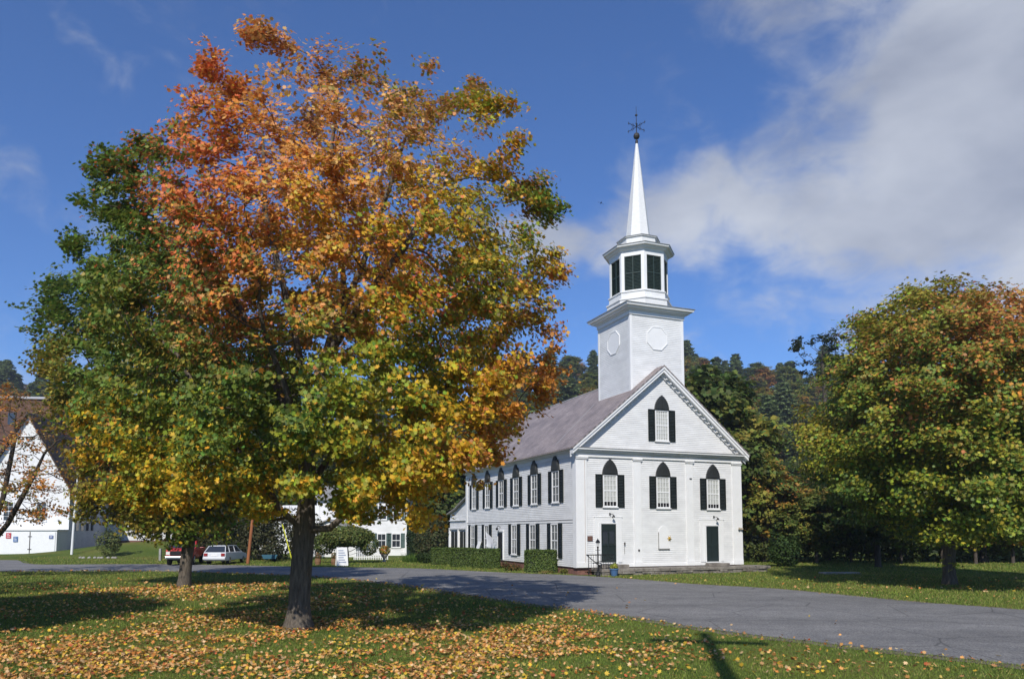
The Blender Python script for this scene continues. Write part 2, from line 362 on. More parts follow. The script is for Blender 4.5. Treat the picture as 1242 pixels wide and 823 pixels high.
# five-lobed maple leaf, slightly cupped, tip to tip about 1
ml = []
for ang, r in [(-90, .30), (-62, .42), (-38, .26), (-12, .52), (16, .30), (38, .58), (64, .34), (90, .68), (116, .34), (142, .58), (164, .30), (192, .52), (218, .26), (242, .42)]:
    ml.append((r*cos(R_(ang)), r*sin(R_(ang))-.05, .16*r*r*2-.05 + (.05 if r > .5 else 0)))
MAPLE = np.array([(0, -.05, 0)]+ml); MAPLE_F = [(0, i+1, (i+1) % 14+1) for i in range(14)]
LEAF6 = np.array([(0, -.5, 0), (.38, -.15, .06), (.22, .35, .02), (0, .55, -.05), (-.22, .35, .02), (-.38, -.15, .06)]); LEAF6_F = [(0, 1, 2, 3), (0, 3, 4, 5)]
CLUMP = np.array([(0, -.5, 0), (.45, -.3, .1), (.5, .2, -.05), (.12, .22, .05), (.05, .6, 0), (-.3, .4, .1), (-.5, 0, -.05), (-.2, -.1, .03)]); CLUMP_F = [(0, 1, 2, 3), (3, 4, 5), (5, 6, 7), (7, 0, 3, 5)]
BLADE = np.array([(-.5, 0, 0), (.5, 0, 0), (.15, 1, .0)]); BLADE_F = [(0, 1, 2)]

def noise3(p, s, seed=0):
    r = np.random.default_rng(seed); o = np.zeros(len(p))
    for k in range(7):
        d = r.normal(size=3); d /= np.linalg.norm(d); o += np.sin((p@d)*s*(.7+.25*k)*2*pi + r.uniform(0, 6.3))*(.9**k)
    return o/2.2

# ------------------------------------------------------------------ trees
def grow(seeds, attr, step=.4, infl=3.0, kill=.7, iters=90, up=.08, jit=.15, seed=1):
    """space colonisation; seeds = list of (pos, parent index)"""
    rg = np.random.default_rng(seed)
    P = [np.array(s[0], float) for s in seeds]; par = [s[1] for s in seeds]; kidn = np.zeros(60000, int)
    A = np.array(attr); NP = np.array(P)
    d = np.linalg.norm(A[:, None]-NP[None], axis=2); ni = d.argmin(1); nd = d.min(1); alive = np.ones(len(A), bool)
    for it in range(iters):
        act = alive & (nd < infl) & (kidn[ni] < 3)
        if not act.any():
            if it == 0: infl *= 2; continue
            break
        ia = np.nonzero(act)[0]; ids, inv = np.unique(ni[ia], return_inverse=True)
        PA = np.array(P); dv = A[ia]-PA[ni[ia]]; dv /= np.linalg.norm(dv, axis=1)[:, None]+1e-9
        acc = np.zeros((len(ids), 3)); np.add.at(acc, inv, dv); acc /= np.linalg.norm(acc, axis=1)[:, None]+1e-9
        acc += rg.normal(size=acc.shape)*jit + np.array([0, 0, up]); acc /= np.linalg.norm(acc, axis=1)[:, None]
        new = PA[ids]+acc*step; b = len(P)
        for k, q in enumerate(new): P.append(q); par.append(int(ids[k])); kidn[ids[k]] += 1
        al = np.nonzero(alive)[0]; dd = np.linalg.norm(A[al][:, None]-new[None], axis=2); mi_ = dd.argmin(1); md = dd.min(1)
        better = md < nd[al]; nd[al[better]] = md[better]; ni[al[better]] = b+mi_[better]
        alive[nd < kill] = False
        if len(P) > 30000: break
    return np.array(P), np.array(par)
def radii(P, par, tip=.008, expo=2.35, rmax=None):
    n = len(P); ch = [[] for _ in range(n)]
    for i, p in enumerate(par):
        if p >= 0: ch[p].append(i)
    r = np.zeros(n)
    for i in range(n-1, -1, -1):
        s = sum(r[c]**expo for c in ch[i]); r[i] = max(tip, s**(1/expo)) if ch[i] else tip
    if rmax: r[:] = np.where(r > tip*2, tip*2+(r-tip*2)*((rmax-tip*2)/(r[0]-tip*2)), r)
    return r, ch
def wood_mesh(name, P, par, r, ch, m, flare=None, minr=0.0):
    mb = MB(); stack = [(0, None)]
    while stack:
        i, pr = stack.pop(); chain = [i]; 
        while ch[chain[-1]]:
            cs = sorted(ch[chain[-1]], key=lambda c: -r[c])
            for c in cs[1:]:
                if r[c] >= minr: stack.append((c, chain[-1]))
            if r[cs[0]] < minr: break
            chain.append(cs[0])
        pts = [P[k] for k in chain]; rs = [r[k] for k in chain]
        if pr is not None:
            pts = [P[pr]]+pts; rs = [min(r[pr], rs[0]*1.15)]+rs
        if len(pts) < 2: continue
        rs[-1] *= .5
        if pr is None and flare:
            pts[0] = pts[0]
        nseg = 14 if rs[0] > .12 else (8 if rs[0] > .05 else (5 if rs[0] > .018 else 3))
        mb.tube(pts, rs, nseg, cap=False)
    me = bpy.data.meshes.new(name); me.from_pydata(mb.v, [], mb.f); me.materials.append(m)
    me.polygons.foreach_set('use_smooth', [True]*len(mb.f)); me.update(); return me

def blob_points(blobs, n, rg, shell=.35):
    """points in a union of ellipsoids (cx,cy,cz,rx,ry,rz,density)"""
    out = []; B = np.array([b[:6] for b in blobs]); w = np.array([b[3]*b[4]*b[5]*b[6] for b in blobs]); w = w/w.sum()
    while len(out) < n:
        k = rg.choice(len(blobs), p=w); d = rg.normal(size=3); d /= np.linalg.norm(d); rr = rg.uniform(shell**3, 1)**(1/3)
        p = B[k, :3]+d*rr*B[k, 3:]
        out.append(p)
    return np.array(out)

def trunk_seeds(path, sub=.35):
    s = []; prev = -1
    for i in range(len(path)-1):
        a, b = np.array(path[i], float), np.array(path[i+1], float); n = max(1, int(np.linalg.norm(b-a)/sub))
        for k in range(n):
            s.append((a+(b-a)*k/n, prev)); prev = len(s)-1
    s.append((np.array(path[-1], float), prev)); return s
def add_limb(s, start, path, sub=.35):
    d = [np.linalg.norm(q[0]-np.array(start)) for q in s]; prev = int(np.argmin(d)); cur = s[prev][0]
    for b in path:
        b = np.array(b, float); a = cur; n = max(1, int(np.linalg.norm(b-a)/sub))
        for k in range(1, n+1):
            s.append((a+(b-a)*k/n, prev)); prev = len(s)-1
        cur = b

def leaf_positions(P, r, thr, n, rg, spread, hang=.1, weight=None):
    idx = np.nonzero(r < thr)[0]
    Q = P[idx]; c0 = Q.mean(0); rad = np.sqrt((((Q-c0)/(Q.std(0)*1.75))**2).sum(1)); w = .22+np.clip(rad, 0, 1.5)**2.2     # leaf sits on the outside of the crown
    if weight is not None: w = w*weight(Q)
    w = w/w.sum()
    # leaves come in sprays: pick sprays, then leaves round each spray
    q_ = 16; m_ = int(n//q_*2.4); c = rg.choice(idx, size=m_, p=w); cen = P[c]+rg.normal(size=(m_, 3))*spread*.5
    den = noise3(cen, .42, 31)*.22+noise3(cen, .8, 32)*.6        # sprays gather in tiers with gaps between them
    cen = cen[np.argsort(-(den+rg.normal(size=m_)*.33))[:n//q_]]; k = len(cen)
    pos = np.repeat(cen, q_, 0)+rg.normal(size=(k*q_, 3))*spread*np.array([.62, .62, .26]); pos[:, 2] -= hang
    return pos, np.repeat(cen, q_, 0)
def spray_normals(n, rg, amt=.4):
    return np.repeat(rg.normal(size=(n//16+1, 3))*amt, 16, 0)[:n]

GREEN = (.16, .22, .035); DGREEN = (.10, .155, .03); YGREEN = (.34, .345, .035); OLIVE = (.31, .26, .04); GOLD = (.64, .40, .03); YEL = (.68, .54, .04)
ORANGE = (.70, .29, .045); RED = (.68, .19, .06); PEACH = (.68, .35, .12); RUST = (.50, .22, .06); TAN = (.38, .25, .10)

def palette_cols(cen, anchors, rg, sharp=1.0, mix=.8, jitter=.16, seed=3):
    """each spray takes the colour of a nearby colour patch of the crown; leaves vary round it"""
    A = np.array([a[0] for a in anchors], float); C = np.array([a[1] for a in anchors], float); S_ = np.array([a[2] for a in anchors], float)
    q = cen+np.stack([noise3(cen, .35, seed+i)*.5 for i in range(3)], 1)
    d2 = ((q[:, None]-A[None])**2).sum(2)/(S_[None]**2)
    g = -np.log(-np.log(rg.uniform(1e-6, 1-1e-6, size=d2.shape)))
    k = (-d2*sharp + g*mix).argmax(1)
    return C[k]
def leaf_cols(cen, base7, rg, jitter=.18):
    n = len(cen); lum = 1+rg.normal(size=n)*jitter; c = base7*np.clip(lum, .45, 1.6)[:, None]
    hue = rg.normal(size=n)*.12; c[:, 0] *= np.clip(1+hue, .6, 1.5); c[:, 1] *= np.clip(1-hue*.5, .7, 1.3)
    return np.clip(c, .004, .8)

# --- the big maple in the foreground ---------------------------------------------
TX, TY = -5.2, 19.5
def loc(px, py, dy=0.0):
    p = at(px, py, TY+dy); return np.array([p.x-TX, dy, p.z])
def big_maple():
    rg = np.random.default_rng(21); pm = 1/44.0
    lobes = [ # px, py, r px, dy, density
        (395, 320, 215, 0, .8), (330, 120, 85, 0, .75), (440, 135, 85, .5, .6), (330, 70, 34, 0, .8), (505, 125, 58, 0, .9), (555, 128, 48, .4, 1.1), (590, 165, 56, -.5, 1.2), (470, 100, 36, 0, .9), (400, 95, 40, 0, .8), (255, 110, 42, 0, .8),
        (265, 185, 75, -1, 1), (180, 240, 80, 0, 1.7), (165, 200, 48, .5, 1.7), (125, 240, 38, 0, 1.6), (215, 200, 50, -.6, 1.4), (150, 300, 70, 1.5, 1.2), (615, 255, 72, 0, 1.7), (650, 240, 38, .5, 1.9), (640, 345, 60, 0, 1.4), (660, 330, 30, 0, 1.6), (628, 420, 68, 0, 1.5), (655, 465, 40, .3, 1.5), (672, 405, 28, 0, 1.9),
        (560, 488, 82, -1.2, 1.4), (562, 505, 66, -2.2, 1.3), (470, 525, 92, -3.0, 1.5), (460, 550, 85, 1.5, 1), (320, 520, 90, -3.2, 1.4), (300, 540, 80, 1, 1), (225, 470, 90, -1, 1.3), (190, 520, 85, -1.5, 1.5), (560, 330, 80, -1.5, 1.4), (160, 430, 80, 0, 1.2),
        (210, 370, 100, -1.5, 1.2), (330, 330, 120, -2.8, 1), (470, 330, 130, -2.6, 1), (400, 440, 115, -3.0, 1.1), (540, 400, 100, -2.4, 1.1), (400, 240, 110, -3, .7), (400, 300, 150, 3.8, .6), (300, 420, 120, 3.8, .8), (520, 420, 120, 3.5, .9),
        (532, 540, 62, -2.0, 1.4), (155, 560, 55, 0, 1.0), (430, 592, 34, -1.2, 1.0), (250, 560, 58, -2.4, 1.3), (556, 552, 36, .3, 1.0), (515, 590, 34, -.5, 1.0)]
    blobs = []
    for px, py, r, dy, de in lobes:
        c = loc(px, py, dy); q = r*pm; blobs.append((c[0], c[1], c[2], q, q*(1.0 if r < 150 else 1.15), q, de))
    A = blob_points(blobs, 6000, rg, .5)
    s = trunk_seeds([(0, 0, -.1), (.02, 0, 1.0), (.08, .02, 2.2), (.14, .0, 3.0), (.2, 0, 4.4), tuple(loc(392, 440)), tuple(loc(418, 360, .2))])
    add_limb(s, (.12, 0, 2.75), [loc(340, 618, -.3), loc(318, 580, -.6), loc(265, 520, -.9), loc(215, 430, -.8)])
    add_limb(s, (.12, 0, 2.6), [loc(400, 640, -.3), loc(432, 612, -.5), loc(490, 560, -.7), loc(560, 500, -.6)])
    add_limb(s, (.14, 0, 3.0), [loc(385, 575, .8), loc(440, 500, 1.9), loc(520, 420, 2.6)])
    add_limb(s, (.14, 0, 3.1), [loc(366, 560, -.9), loc(350, 480, -2.0), loc(320, 400, -2.8)])
    add_limb(s, (.2, 0, 4.2), [loc(350, 500, .8), loc(305, 400, 1.6), loc(250, 300, 1.4)])
    add_limb(s, (.2, 0, 4.3), [loc(372, 470, 0), loc(352, 380, .2), loc(322, 260, 0), loc(318, 150, 0)])
    add_limb(s, tuple(loc(392, 440)), [loc(430, 380, -.8), loc(490, 300, -1.6), loc(540, 220, -1.2)])
    add_limb(s, tuple(loc(405, 400)), [loc(440, 320, .6), loc(475, 220, .5), loc(500, 140, 0)])
    add_limb(s, tuple(loc(418, 360, .2)), [loc(412, 280, 0), loc(402, 180, 0), loc(410, 110, 0)])
    add_limb(s, (.14, 0, 2.9), [loc(330, 630, 1.2), loc(280, 600, 2.2), loc(220, 560, 2.4)])
    P, par = grow(s, A, .34, 2.6, .52, 80, .06, .16, 4)
    r, ch = radii(P, par, .0075, 2.3, .285)
    tz = P[:, 2]; r = np.where((tz < .8) & (r > .2), r+.19*((.8-np.clip(tz, 0, .8))/.8)**2.6, r)
    wood = wood_mesh('trunk', P, par, r, ch, M['bark'], minr=.0078)
    def wgt(q):                                # the top centre has already shed much of its leaf
        c = loc(420, 170); dd = (((q[:, 0]-c[0])/3.6)**2+((q[:, 2]-c[2])/3.2)**2)
        lo = np.clip((4.6-q[:, 2])/1.5, 0, 1)
        tx = .14+(q[:, 2]-3)*.075; slot = np.exp(-((q[:, 0]-tx)/.55)**2)*(q[:, 1] < .3)*(q[:, 2] > 3.2)*(q[:, 2] < 9.2)   # the stem shows through a gap in front
        return (1-.70*np.exp(-dd))*(1+.3*lo)*(1-.93*slot)
    pos, cen = leaf_positions(P, r, .020, 180000, rg, .25, .10, wgt)
    ax = [((330, 60), PEACH), ((300, 110), ORANGE), ((250, 110), RED), ((255, 150), ORANGE), ((360, 110), PEACH), ((420, 90), RUST), ((470, 90), OLIVE), ((430, 140), PEACH), ((520, 100), PEACH), ((580, 125), YGREEN), ((600, 160), GOLD), ((540, 160), PEACH),
          ((250, 190), RED), ((205, 220), RED), ((140, 215), GREEN), ((180, 185), GREEN), ((120, 250), GREEN), ((180, 265), DGREEN), ((230, 245), RED), ((300, 220), ORANGE), ((350, 200), PEACH), ((400, 190), ORANGE), ((460, 200), PEACH), ((510, 210), GOLD), ((570, 210), GOLD), ((625, 195), ORANGE), ((665, 240), GREEN), ((640, 270), YGREEN), ((590, 260), OLIVE),
          ((160, 330), GREEN), ((130, 300), GREEN), ((220, 310), GREEN), ((270, 280), ORANGE), ((330, 290), ORANGE), ((400, 280), GOLD), ((520, 260), YGREEN), ((600, 300), OLIVE), ((450, 270), ORANGE), ((440, 330), ORANGE), ((470, 360), GOLD), ((540, 300), GOLD), ((480, 300), ORANGE), ((540, 345), RED), ((600, 320), YGREEN), ((655, 320), GOLD), ((560, 380), YGREEN), ((630, 370), OLIVE), ((680, 360), RUST), ((690, 410), ORANGE), ((650, 440), RUST), ((640, 475), ORANGE),
          ((240, 370), PEACH), ((250, 350), RED), ((180, 380), OLIVE), ((130, 400), GREEN), ((220, 400), GREEN), ((210, 440), OLIVE), ((300, 370), ORANGE), ((350, 400), OLIVE), ((400, 370), PEACH), ((330, 340), OLIVE), ((460, 400), YGREEN), ((510, 420), GREEN), ((570, 430), GOLD), ((600, 400), GOLD),
          ((300, 460), GREEN), ((250, 460), DGREEN), ((340, 470), GREEN), ((200, 480), GREEN), ((140, 480), GREEN), ((420, 460), YGREEN), ((470, 480), YGREEN), ((520, 500), YGREEN), ((560, 480), GOLD), ((600, 510), GOLD), ((620, 540), ORANGE), ((580, 560), RUST), ((540, 580), GOLD),
          ((430, 540), YGREEN), ((400, 580), YGREEN), ((470, 560), GOLD), ((500, 550), GOLD), ((330, 540), YGREEN), ((280, 540), GREEN), ((220, 540), YGREEN), ((160, 560), YGREEN), ((130, 540), GOLD), ((200, 590), GOLD), ((300, 590), GOLD), ((230, 500), GREEN), ((350, 500), DGREEN)]
    anch = []
    for (a, b), c in ax:
        for dy in (-4.5, -2, 0, 3): q = loc(a, b, dy); anch.append(((q[0], dy, q[2]), c, 1.15))
    base = palette_cols(cen, anch, rg, 1.0)
    col = leaf_cols(cen, base, rg, .2)
    ctr = np.array([0, 0, 8.5]); ow = pos-ctr; ow /= np.linalg.norm(ow, axis=1)[:, None]
    rot = rot_mats(len(pos), (0, -.15, .6), .3, ow*.5+spray_normals(len(pos), rg))
    size = rg.uniform(.075, .14, len(pos))
    lm = multi('crown', MAPLE, MAPLE_F, pos, rot, size, col, M['leaf'])
    t = empty('maple_tree', (TX, TY, 0), 0, 'big maple in the left foreground, green to orange and gold, trunk among fallen leaves', 'tree')
    link('trunk', wood, t); link('crown', lm, t)
    return t
big_maple()

def make_tree(seed, H, crown_blobs, trunk_path, n_att, n_leaf, leaf_size, cols_fn, rmax, step=.5, kill=.8, infl=3.5, tmpl=LEAF6, tf=LEAF6_F, spread=.45, bark='bark_dark', lm='leaf_dull', tipr=.012, limbs=(), shell=.5, thr=.03, weight=None, minr=0, upn=.5):
    rg = np.random.default_rng(seed); A = blob_points(crown_blobs, n_att, rg, shell)
    s = trunk_seeds(trunk_path, step*.9)
    for st, pa in limbs: add_limb(s, st, pa, step)
    P, par = grow(s, A, step, infl, kill, 70, .06, .16, seed)
    r, ch = radii(P, par, tipr, 2.35, rmax)
    tz = P[:, 2]; r = np.where((tz < .7) & (r > rmax*.6), r+rmax*.4*((.7-np.clip(tz, 0, .7))/.7)**2, r)
    wood = wood_mesh('trunk', P, par, r, ch, M[bark], minr=minr)
    pos, cen = leaf_positions(P, r, thr, n_leaf, rg, spread, .05, weight)
    col = leaf_cols(cen, cols_fn(cen, rg), rg, .2)
    c0 = np.array([0, 0, H*.55]); ow = pos-c0; ow /= np.linalg.norm(ow, axis=1)[:, None]
    rot = rot_mats(len(pos), (0, 0, upn+.1), .3, ow*.55+spray_normals(len(pos), rg))
    crown = multi('crown', tmpl, tf, pos, rot, rg.uniform(.75, 1.25, len(pos))*leaf_size, col, M[lm])
    return wood, crown
def plant(kind, meshes, x, y, rz, sc, label, cat='tree', group=None, z=None, dz=0):
    zz = float(gz(x, y)) if z is None else z
    t = empty(kind, (x, y, zz-.05+dz), rz, label, cat, group); t.scale = (sc[0], sc[0], sc[1]) if hasattr(sc, '__len__') else (sc,)*3
    link('trunk', meshes[0], t); link('crown', meshes[1], t); return t
def colmix(entries, seed, sc=.25):
    cs = np.array([e[0] for e in entries]); w = np.array([e[1] for e in entries]); w = w/w.sum(); cw = np.cumsum(w)
    def fn(cen, rg):
        n = noise3(cen, sc, seed); n = (n-n.min())/(np.ptp(n)+1e-6); n = np.argsort(np.argsort(n))/len(n); n = np.clip(n+rg.normal(size=len(n))*.13, 0, .9999)
        # neighbours in a spray share: use same noise; look up
        return cs[np.searchsorted(cw, n).clip(0, len(cs)-1)]
    return fn

# --- second maple behind, green, at the left --------------------------------------
def second_maple():
    X, Y = -14.4, 33.9
    def l2(px, py, dy=0.0):
        p = at(px, py, Y+dy); return (p.x-X, dy, p.z)
    pm = Y/877
    bl = []
    for px, py, r, dy, de in [(185, 470, 118, 0, 1), (110, 385, 48, 0, 1.2), (60, 368, 32, 0, 1.2), (38, 372, 18, 0, 1), (90, 425, 55, 0, 1.2), (130, 500, 70, -1, 1.2), (160, 560, 72, 0, 1.2), (130, 590, 50, 0, 1), (250, 560, 80, 0, 1.2), (190, 600, 60, -.5, 1.2), (200, 380, 90, 0, 1), (290, 480, 80, 0, 1), (200, 480, 90, -3, 1.1), (200, 480, 90, 3, .8), (255, 605, 50, -.5, 1), (60, 432, 26, 0, 1), (165, 335, 50, .5, 1), (120, 345, 40, 0, 1), (90, 340, 26, 0, 1)]:
        c = l2(px, py, dy); q = r*pm; bl.append((c[0], c[1], c[2], q, q, q, de))
    def cf(cen, rg):
        an = []
        for (a, b), c in [((60, 370), GREEN), ((40, 375), GREEN), ((100, 360), DGREEN), ((100, 410), GREEN), ((60, 430), OLIVE), ((130, 440), GREEN), ((160, 400), DGREEN), ((200, 440), GREEN), ((120, 480), GREEN), ((100, 520), OLIVE), ((140, 530), GREEN), ((190, 500), OLIVE), ((110, 570), OLIVE), ((160, 560), YGREEN), ((200, 560), YGREEN), ((130, 545), ORANGE), ((180, 600), YGREEN), ((230, 590), GOLD), ((150, 620), OLIVE), ((260, 560), GREEN), ((230, 520), GREEN), ((170, 530), GREEN), ((250, 600), OLIVE), ((300, 500), GREEN), ((300, 400), GREEN), ((180, 330), GREEN), ((240, 620), GREEN)]:
            for dy in (-4, -2, 0, 3): q = l2(a, b, dy); an.append(((q[0], dy, q[2]), c, 1.5))
        return palette_cols(cen, an, rg, 1.0, .5)
    me = make_tree(33, 13, bl, [(0, 0, -.1), (.1, 0, 1.5), (.25, 0, 2.8), (.2, 0, 5), (-.5, 0, 8)], 3000, 84000, .165, cf, .27, .45, .75, 3, MAPLE, MAPLE_F, .42, 'bark', 'leaf', .01,
        [((.25, 0, 2.7), [(-1.6, -.5, 4.2), (-3.5, -.6, 6)]), ((.25, 0, 2.7), [(1.5, -.3, 3.9), (3.2, 0, 5.5)]), ((.2, 0, 3.5), [(.8, 1.5, 6), (1.2, 2, 8)])], thr=.028, minr=.0105)
    plant('maple_tree', me, X, Y, 0, 1, 'smaller green maple behind the big one, nearer the road at left', z=0)
second_maple()

# --- dense round maple at the right ------------------------------------------------
def right_maple():
    X, Y = 22.2, 35.5
    def l2(px, py, dy=0.0):
        p = at(px, py, Y+dy); return (p.x-X, dy, p.z)
    pm = Y/877; bl = []
    for px, py, r, dy, de in [(1165, 510, 170, 0, .8), (1130, 388, 54, 0, 2.2), (1138, 374, 38, 0, 2.6), (1120, 400, 60, 1.5, 1.6), (1090, 400, 56, 0, 1.6), (1070, 420, 50, -1, 1.6), (1200, 440, 70, -1.5, 1.6), (1130, 430, 75, -2, 1.4), (1020, 520, 48, 0, 1.6), (1160, 372, 36, 0, 1.2), (1200, 412, 62, 0, 1.7), (1055, 445, 54, 0, 1.6), (1030, 495, 58, 0, 1.6), (1020, 560, 52, 0, 1.2), (1060, 590, 55, 0, 1.2), (1110, 615, 45, -1.5, 1.3), (1185, 618, 45, -1.5, 1.3), (1230, 605, 58, -.5, 1.3), (1240, 470, 75, 0, 1.2), (1280, 540, 75, 0, 1), (1150, 480, 110, -4, 1.2), (1180, 570, 110, -3.6, 1.2), (1080, 540, 80, -3, 1.2), (1150, 520, 120, 3.5, .7), (1000, 530, 32, 0, 1.1), (1110, 362, 26, 0, 2), (1180, 372, 30, 0, 2), (1090, 610, 38, 1, 1), (1255, 410, 40, 0, 1)]:
        c = l2(px, py, dy); q = r*pm; bl.append((c[0], c[1], c[2], q, q, q, de))
    def cf(cen, rg):
        an = []
        for (a, b), c in [((1130, 350), OLIVE), ((1110, 365), YGREEN), ((1085, 385), OLIVE), ((1160, 425), RUST), ((1070, 470), YGREEN), ((1075, 420), RUST), ((1110, 490), RUST), ((1195, 455), ORANGE), ((1200, 470), OLIVE), ((1150, 370), OLIVE), ((1170, 390), RUST), ((1045, 395), YGREEN), ((1090, 400), OLIVE), ((1130, 410), GREEN), ((1200, 400), RUST), ((1235, 400), RUST), ((1215, 425), GREEN), ((1180, 430), OLIVE), ((1060, 440), OLIVE), ((1030, 440), GREEN), ((1100, 450), GREEN), ((1140, 460), GREEN), ((1220, 440), GREEN), ((1060, 480), YGREEN), ((990, 510), OLIVE), ((1080, 500), OLIVE), ((1130, 500), GREEN), ((1190, 490), GREEN), ((1235, 480), GREEN), ((1010, 550), YGREEN), ((1060, 540), GREEN), ((1110, 550), GREEN), ((1170, 540), OLIVE), ((1220, 540), GREEN), ((1170, 510), YGREEN), ((1000, 590), DGREEN), ((1060, 590), GREEN), ((1120, 600), YGREEN), ((1180, 600), GREEN), ((1230, 600), YGREEN), ((1100, 640), DGREEN), ((1160, 640), YGREEN), ((1220, 640), GREEN), ((1090, 560), YGREEN), ((1210, 570), GREEN), ((1020, 480), GREEN)]:
            for dy in (-6, -3, 0, 4): q = l2(a, b, dy); an.append(((q[0], dy, q[2]), tuple(np.array(c)), 1.7))
        return palette_cols(cen, an, rg, 1.0, .6)
    me = make_tree(44, 13, bl, [(0, 0, -.1), (0, 0, 1.2), (.1, 0, 2.0), (.2, 0, 5), (0, 0, 9)], 4800, 170000, .16, cf, .28, .5, .8, 3, MAPLE, MAPLE_F, .45, 'bark', 'leaf', .01,
        [((0, 0, 1.8), [(-2, -.5, 3.6), (-4, -.6, 6)]), ((0, 0, 1.8), [(2, -.3, 3.4), (4, 0, 5.5)]), ((.1, 0, 2.4), [(.3, -2, 4.5), (.3, -3, 7)])], thr=.03, minr=.0105, weight=lambda q: sstep(1.7, 3.3, q[:, 2]+.35*noise3(q, .3, 71))**2+.002)
    plant('maple_tree', me, X, Y, 0, 1, 'dense rounded maple on the right lawn, green with orange red patches near its top', z=0)
    return me
rm = right_maple()

# --- sparse maple at the far left edge, and one just off the left of the view --------
def left_maple():
    FB_ = (.26, .17, .07)
    X, Y = -28.6, 41.0
    bl = [(0.6, 0, 7.0, 5.2, 4.2, 3.8, 1), (3.0, -1, 4.8, 2.8, 2.4, 2.0, 1.4), (.6, -1.5, 3.6, 1.8, 1.6, 1.3, 1.8), (0, 0, 9.6, 3, 3, 1.8, 1), (-3, 0, 5, 2.5, 2.5, 2, 1)]
    fn = colmix([(ORANGE, 1.4), (RUST, 2.4), (OLIVE, 2), (FB_, 2), (PEACH, .7)], 8, .3)
    me = make_tree(55, 9, bl, [(0, 0, -.1), (0, 0, 1.6), (.1, 0, 3), (.2, 0, 5)], 1400, 10500, .13, fn, .26, .45, .7, 3, MAPLE, MAPLE_F, .3, 'bark_dark', 'leaf', .012,
        [((0, 0, 1.7), [(1.3, -.3, 3.0), (2.8, -.6, 5.6), (3.4, -.6, 7)]), ((0, 0, 2.2), [(-1.3, 0, 4.2), (-2.4, 0, 7)]), ((0, 0, 2.0), [(.8, 0, 4.6), (1.3, 0, 8)])], thr=.03)
    plant('maple_tree', me, X, Y, 0, 1, 'half bare maple with thin orange leaves at the left edge before the white hall', z=0)
    return me
lmm = left_maple()
plant('maple_tree', lmm, -24.5, 24.0, 1.2, .9, 'half bare maple on the lawn just beyond the left edge of the view', z=0)
plant('maple_tree', rm, -18.3, 15.4, 2.0, (.62, .78), 'round leafy maple on the lawn beside the photographer at left', z=0)

# ------------------------------------------------------------------ background trees
def broad(seed, H, Rr, mixc, nl=9000, ls=.42):
    bl = [(0, 0, H*.58, Rr, Rr, H*.36, 1)]
    rg = np.random.default_rng(seed)
    for k in range(9):
        a = rg.uniform(0, 6.28); z = rg.uniform(.3, .88)*H; q = Rr*(1-abs(z/H-.5))*rg.uniform(.65, .95)
        bl.append((cos(a)*q*.75, sin(a)*q*.75, z, Rr*.38, Rr*.38, Rr*.34, 1.3))
    return make_tree(seed, H, bl, [(0, 0, -.3), (0, 0, H*.2), (.1, 0, H*.5), (0, 0, H*.8)], 420, nl, ls, colmix(mixc, seed, .12), H*.018, 1.0, 1.5, 6, CLUMP, CLUMP_F, .75, 'bark_dark', 'leaf_dull', .03, thr=.09, minr=.032, shell=.55)
FG = (.13, .165, .035); FY = (.23, .225, .04); FO = (.36, .20, .04); FR = (.30, .13, .05); FD = (.085, .115, .03); FB = (.20, .15, .06)
BT = [broad(101, 16, 4.6, [(FD, 2), (FG, 3), (FY, 2)], 10000), broad(102, 15, 4.2, [(FG, 3), (FY, 2), (FO, .7)], 10000), broad(103, 14, 4.4, [(FY, 2), (FO, 2), (FG, 1)], 9000), broad(104, 15, 4.4, [(FO, 1), (FR, 2), (FB, 2), (FY, 1)], 7000), broad(105, 13, 4.0, [(FD, 3), (FG, 2)], 9000)]
def conifer(seed, H, Rr, nl=9000, col=(.15, .20, .07), gap=.2):
    rg = np.random.default_rng(seed); mb = MB(); mb.tube([(0, 0, -.3), (0, 0, H*.5), (0, 0, H)], [H*.017, H*.011, .02], 7)
    pos = []; 
    nw = int(H*1.5)
    for i in range(nw):
        z = H*(.14+.85*i/nw); t = 1-(z/H); R0 = Rr*(t**.5)*rg.uniform(.6, 1.15)*(.75+.25*min(1, z/H/.35))+.3; nb = rg.integers(5, 8); a0 = rg.uniform(0, 6.28)
        for b in range(nb):
            a = a0+b*2*pi/nb+rg.uniform(-.3, .3); L_ = R0*rg.uniform(.65, 1.15)
            e = np.array([cos(a)*L_, sin(a)*L_, z+L_*rg.uniform(-.12, .22)]); st = np.array([0, 0, z])
            mb.tube([st, e], [.05*t+.015, .01], 3, cap=False)
            k = max(4, int(nl/(nw*6)*(L_/Rr)*2)); u = rg.uniform(.15, 1, k)**.7
            q = st+(e-st)*u[:, None]; wdt = .42*(1-u*.5)*min(1, L_/1.5); q = q+rg.normal(size=(k, 3))*np.stack([wdt, wdt, wdt*.35], 1); pos.append(q)
    pos = np.concatenate(pos); n = len(pos)
    me = bpy.data.meshes.new('trunk'); me.from_pydata(mb.v, [], mb.f); me.materials.append(M['bark_dark']); me.update()
    c = np.array(col)*np.clip(1+noise3(pos, .2, seed)*.3+rg.normal(size=n)*.25, .4, 1.9)[:, None]
    ow = pos*np.array([1, 1, 0]); ow /= np.linalg.norm(ow, axis=1)[:, None]+1e-6
    return me, multi('crown', CLUMP, CLUMP_F, pos, rot_mats(n, (0, 0, .8), .5, ow*.3), rg.uniform(.35, .7, n), c, M['leaf_dull'])
CT = [conifer(201, 17, 3.2), conifer(202, 20, 3.8, 11000, (.17, .22, .085)), conifer(203, 14, 2.8, 8000, (.12, .17, .07))]

rg = np.random.default_rng(77)
def fpx(px, d): return (px-598.75)/877.42*d
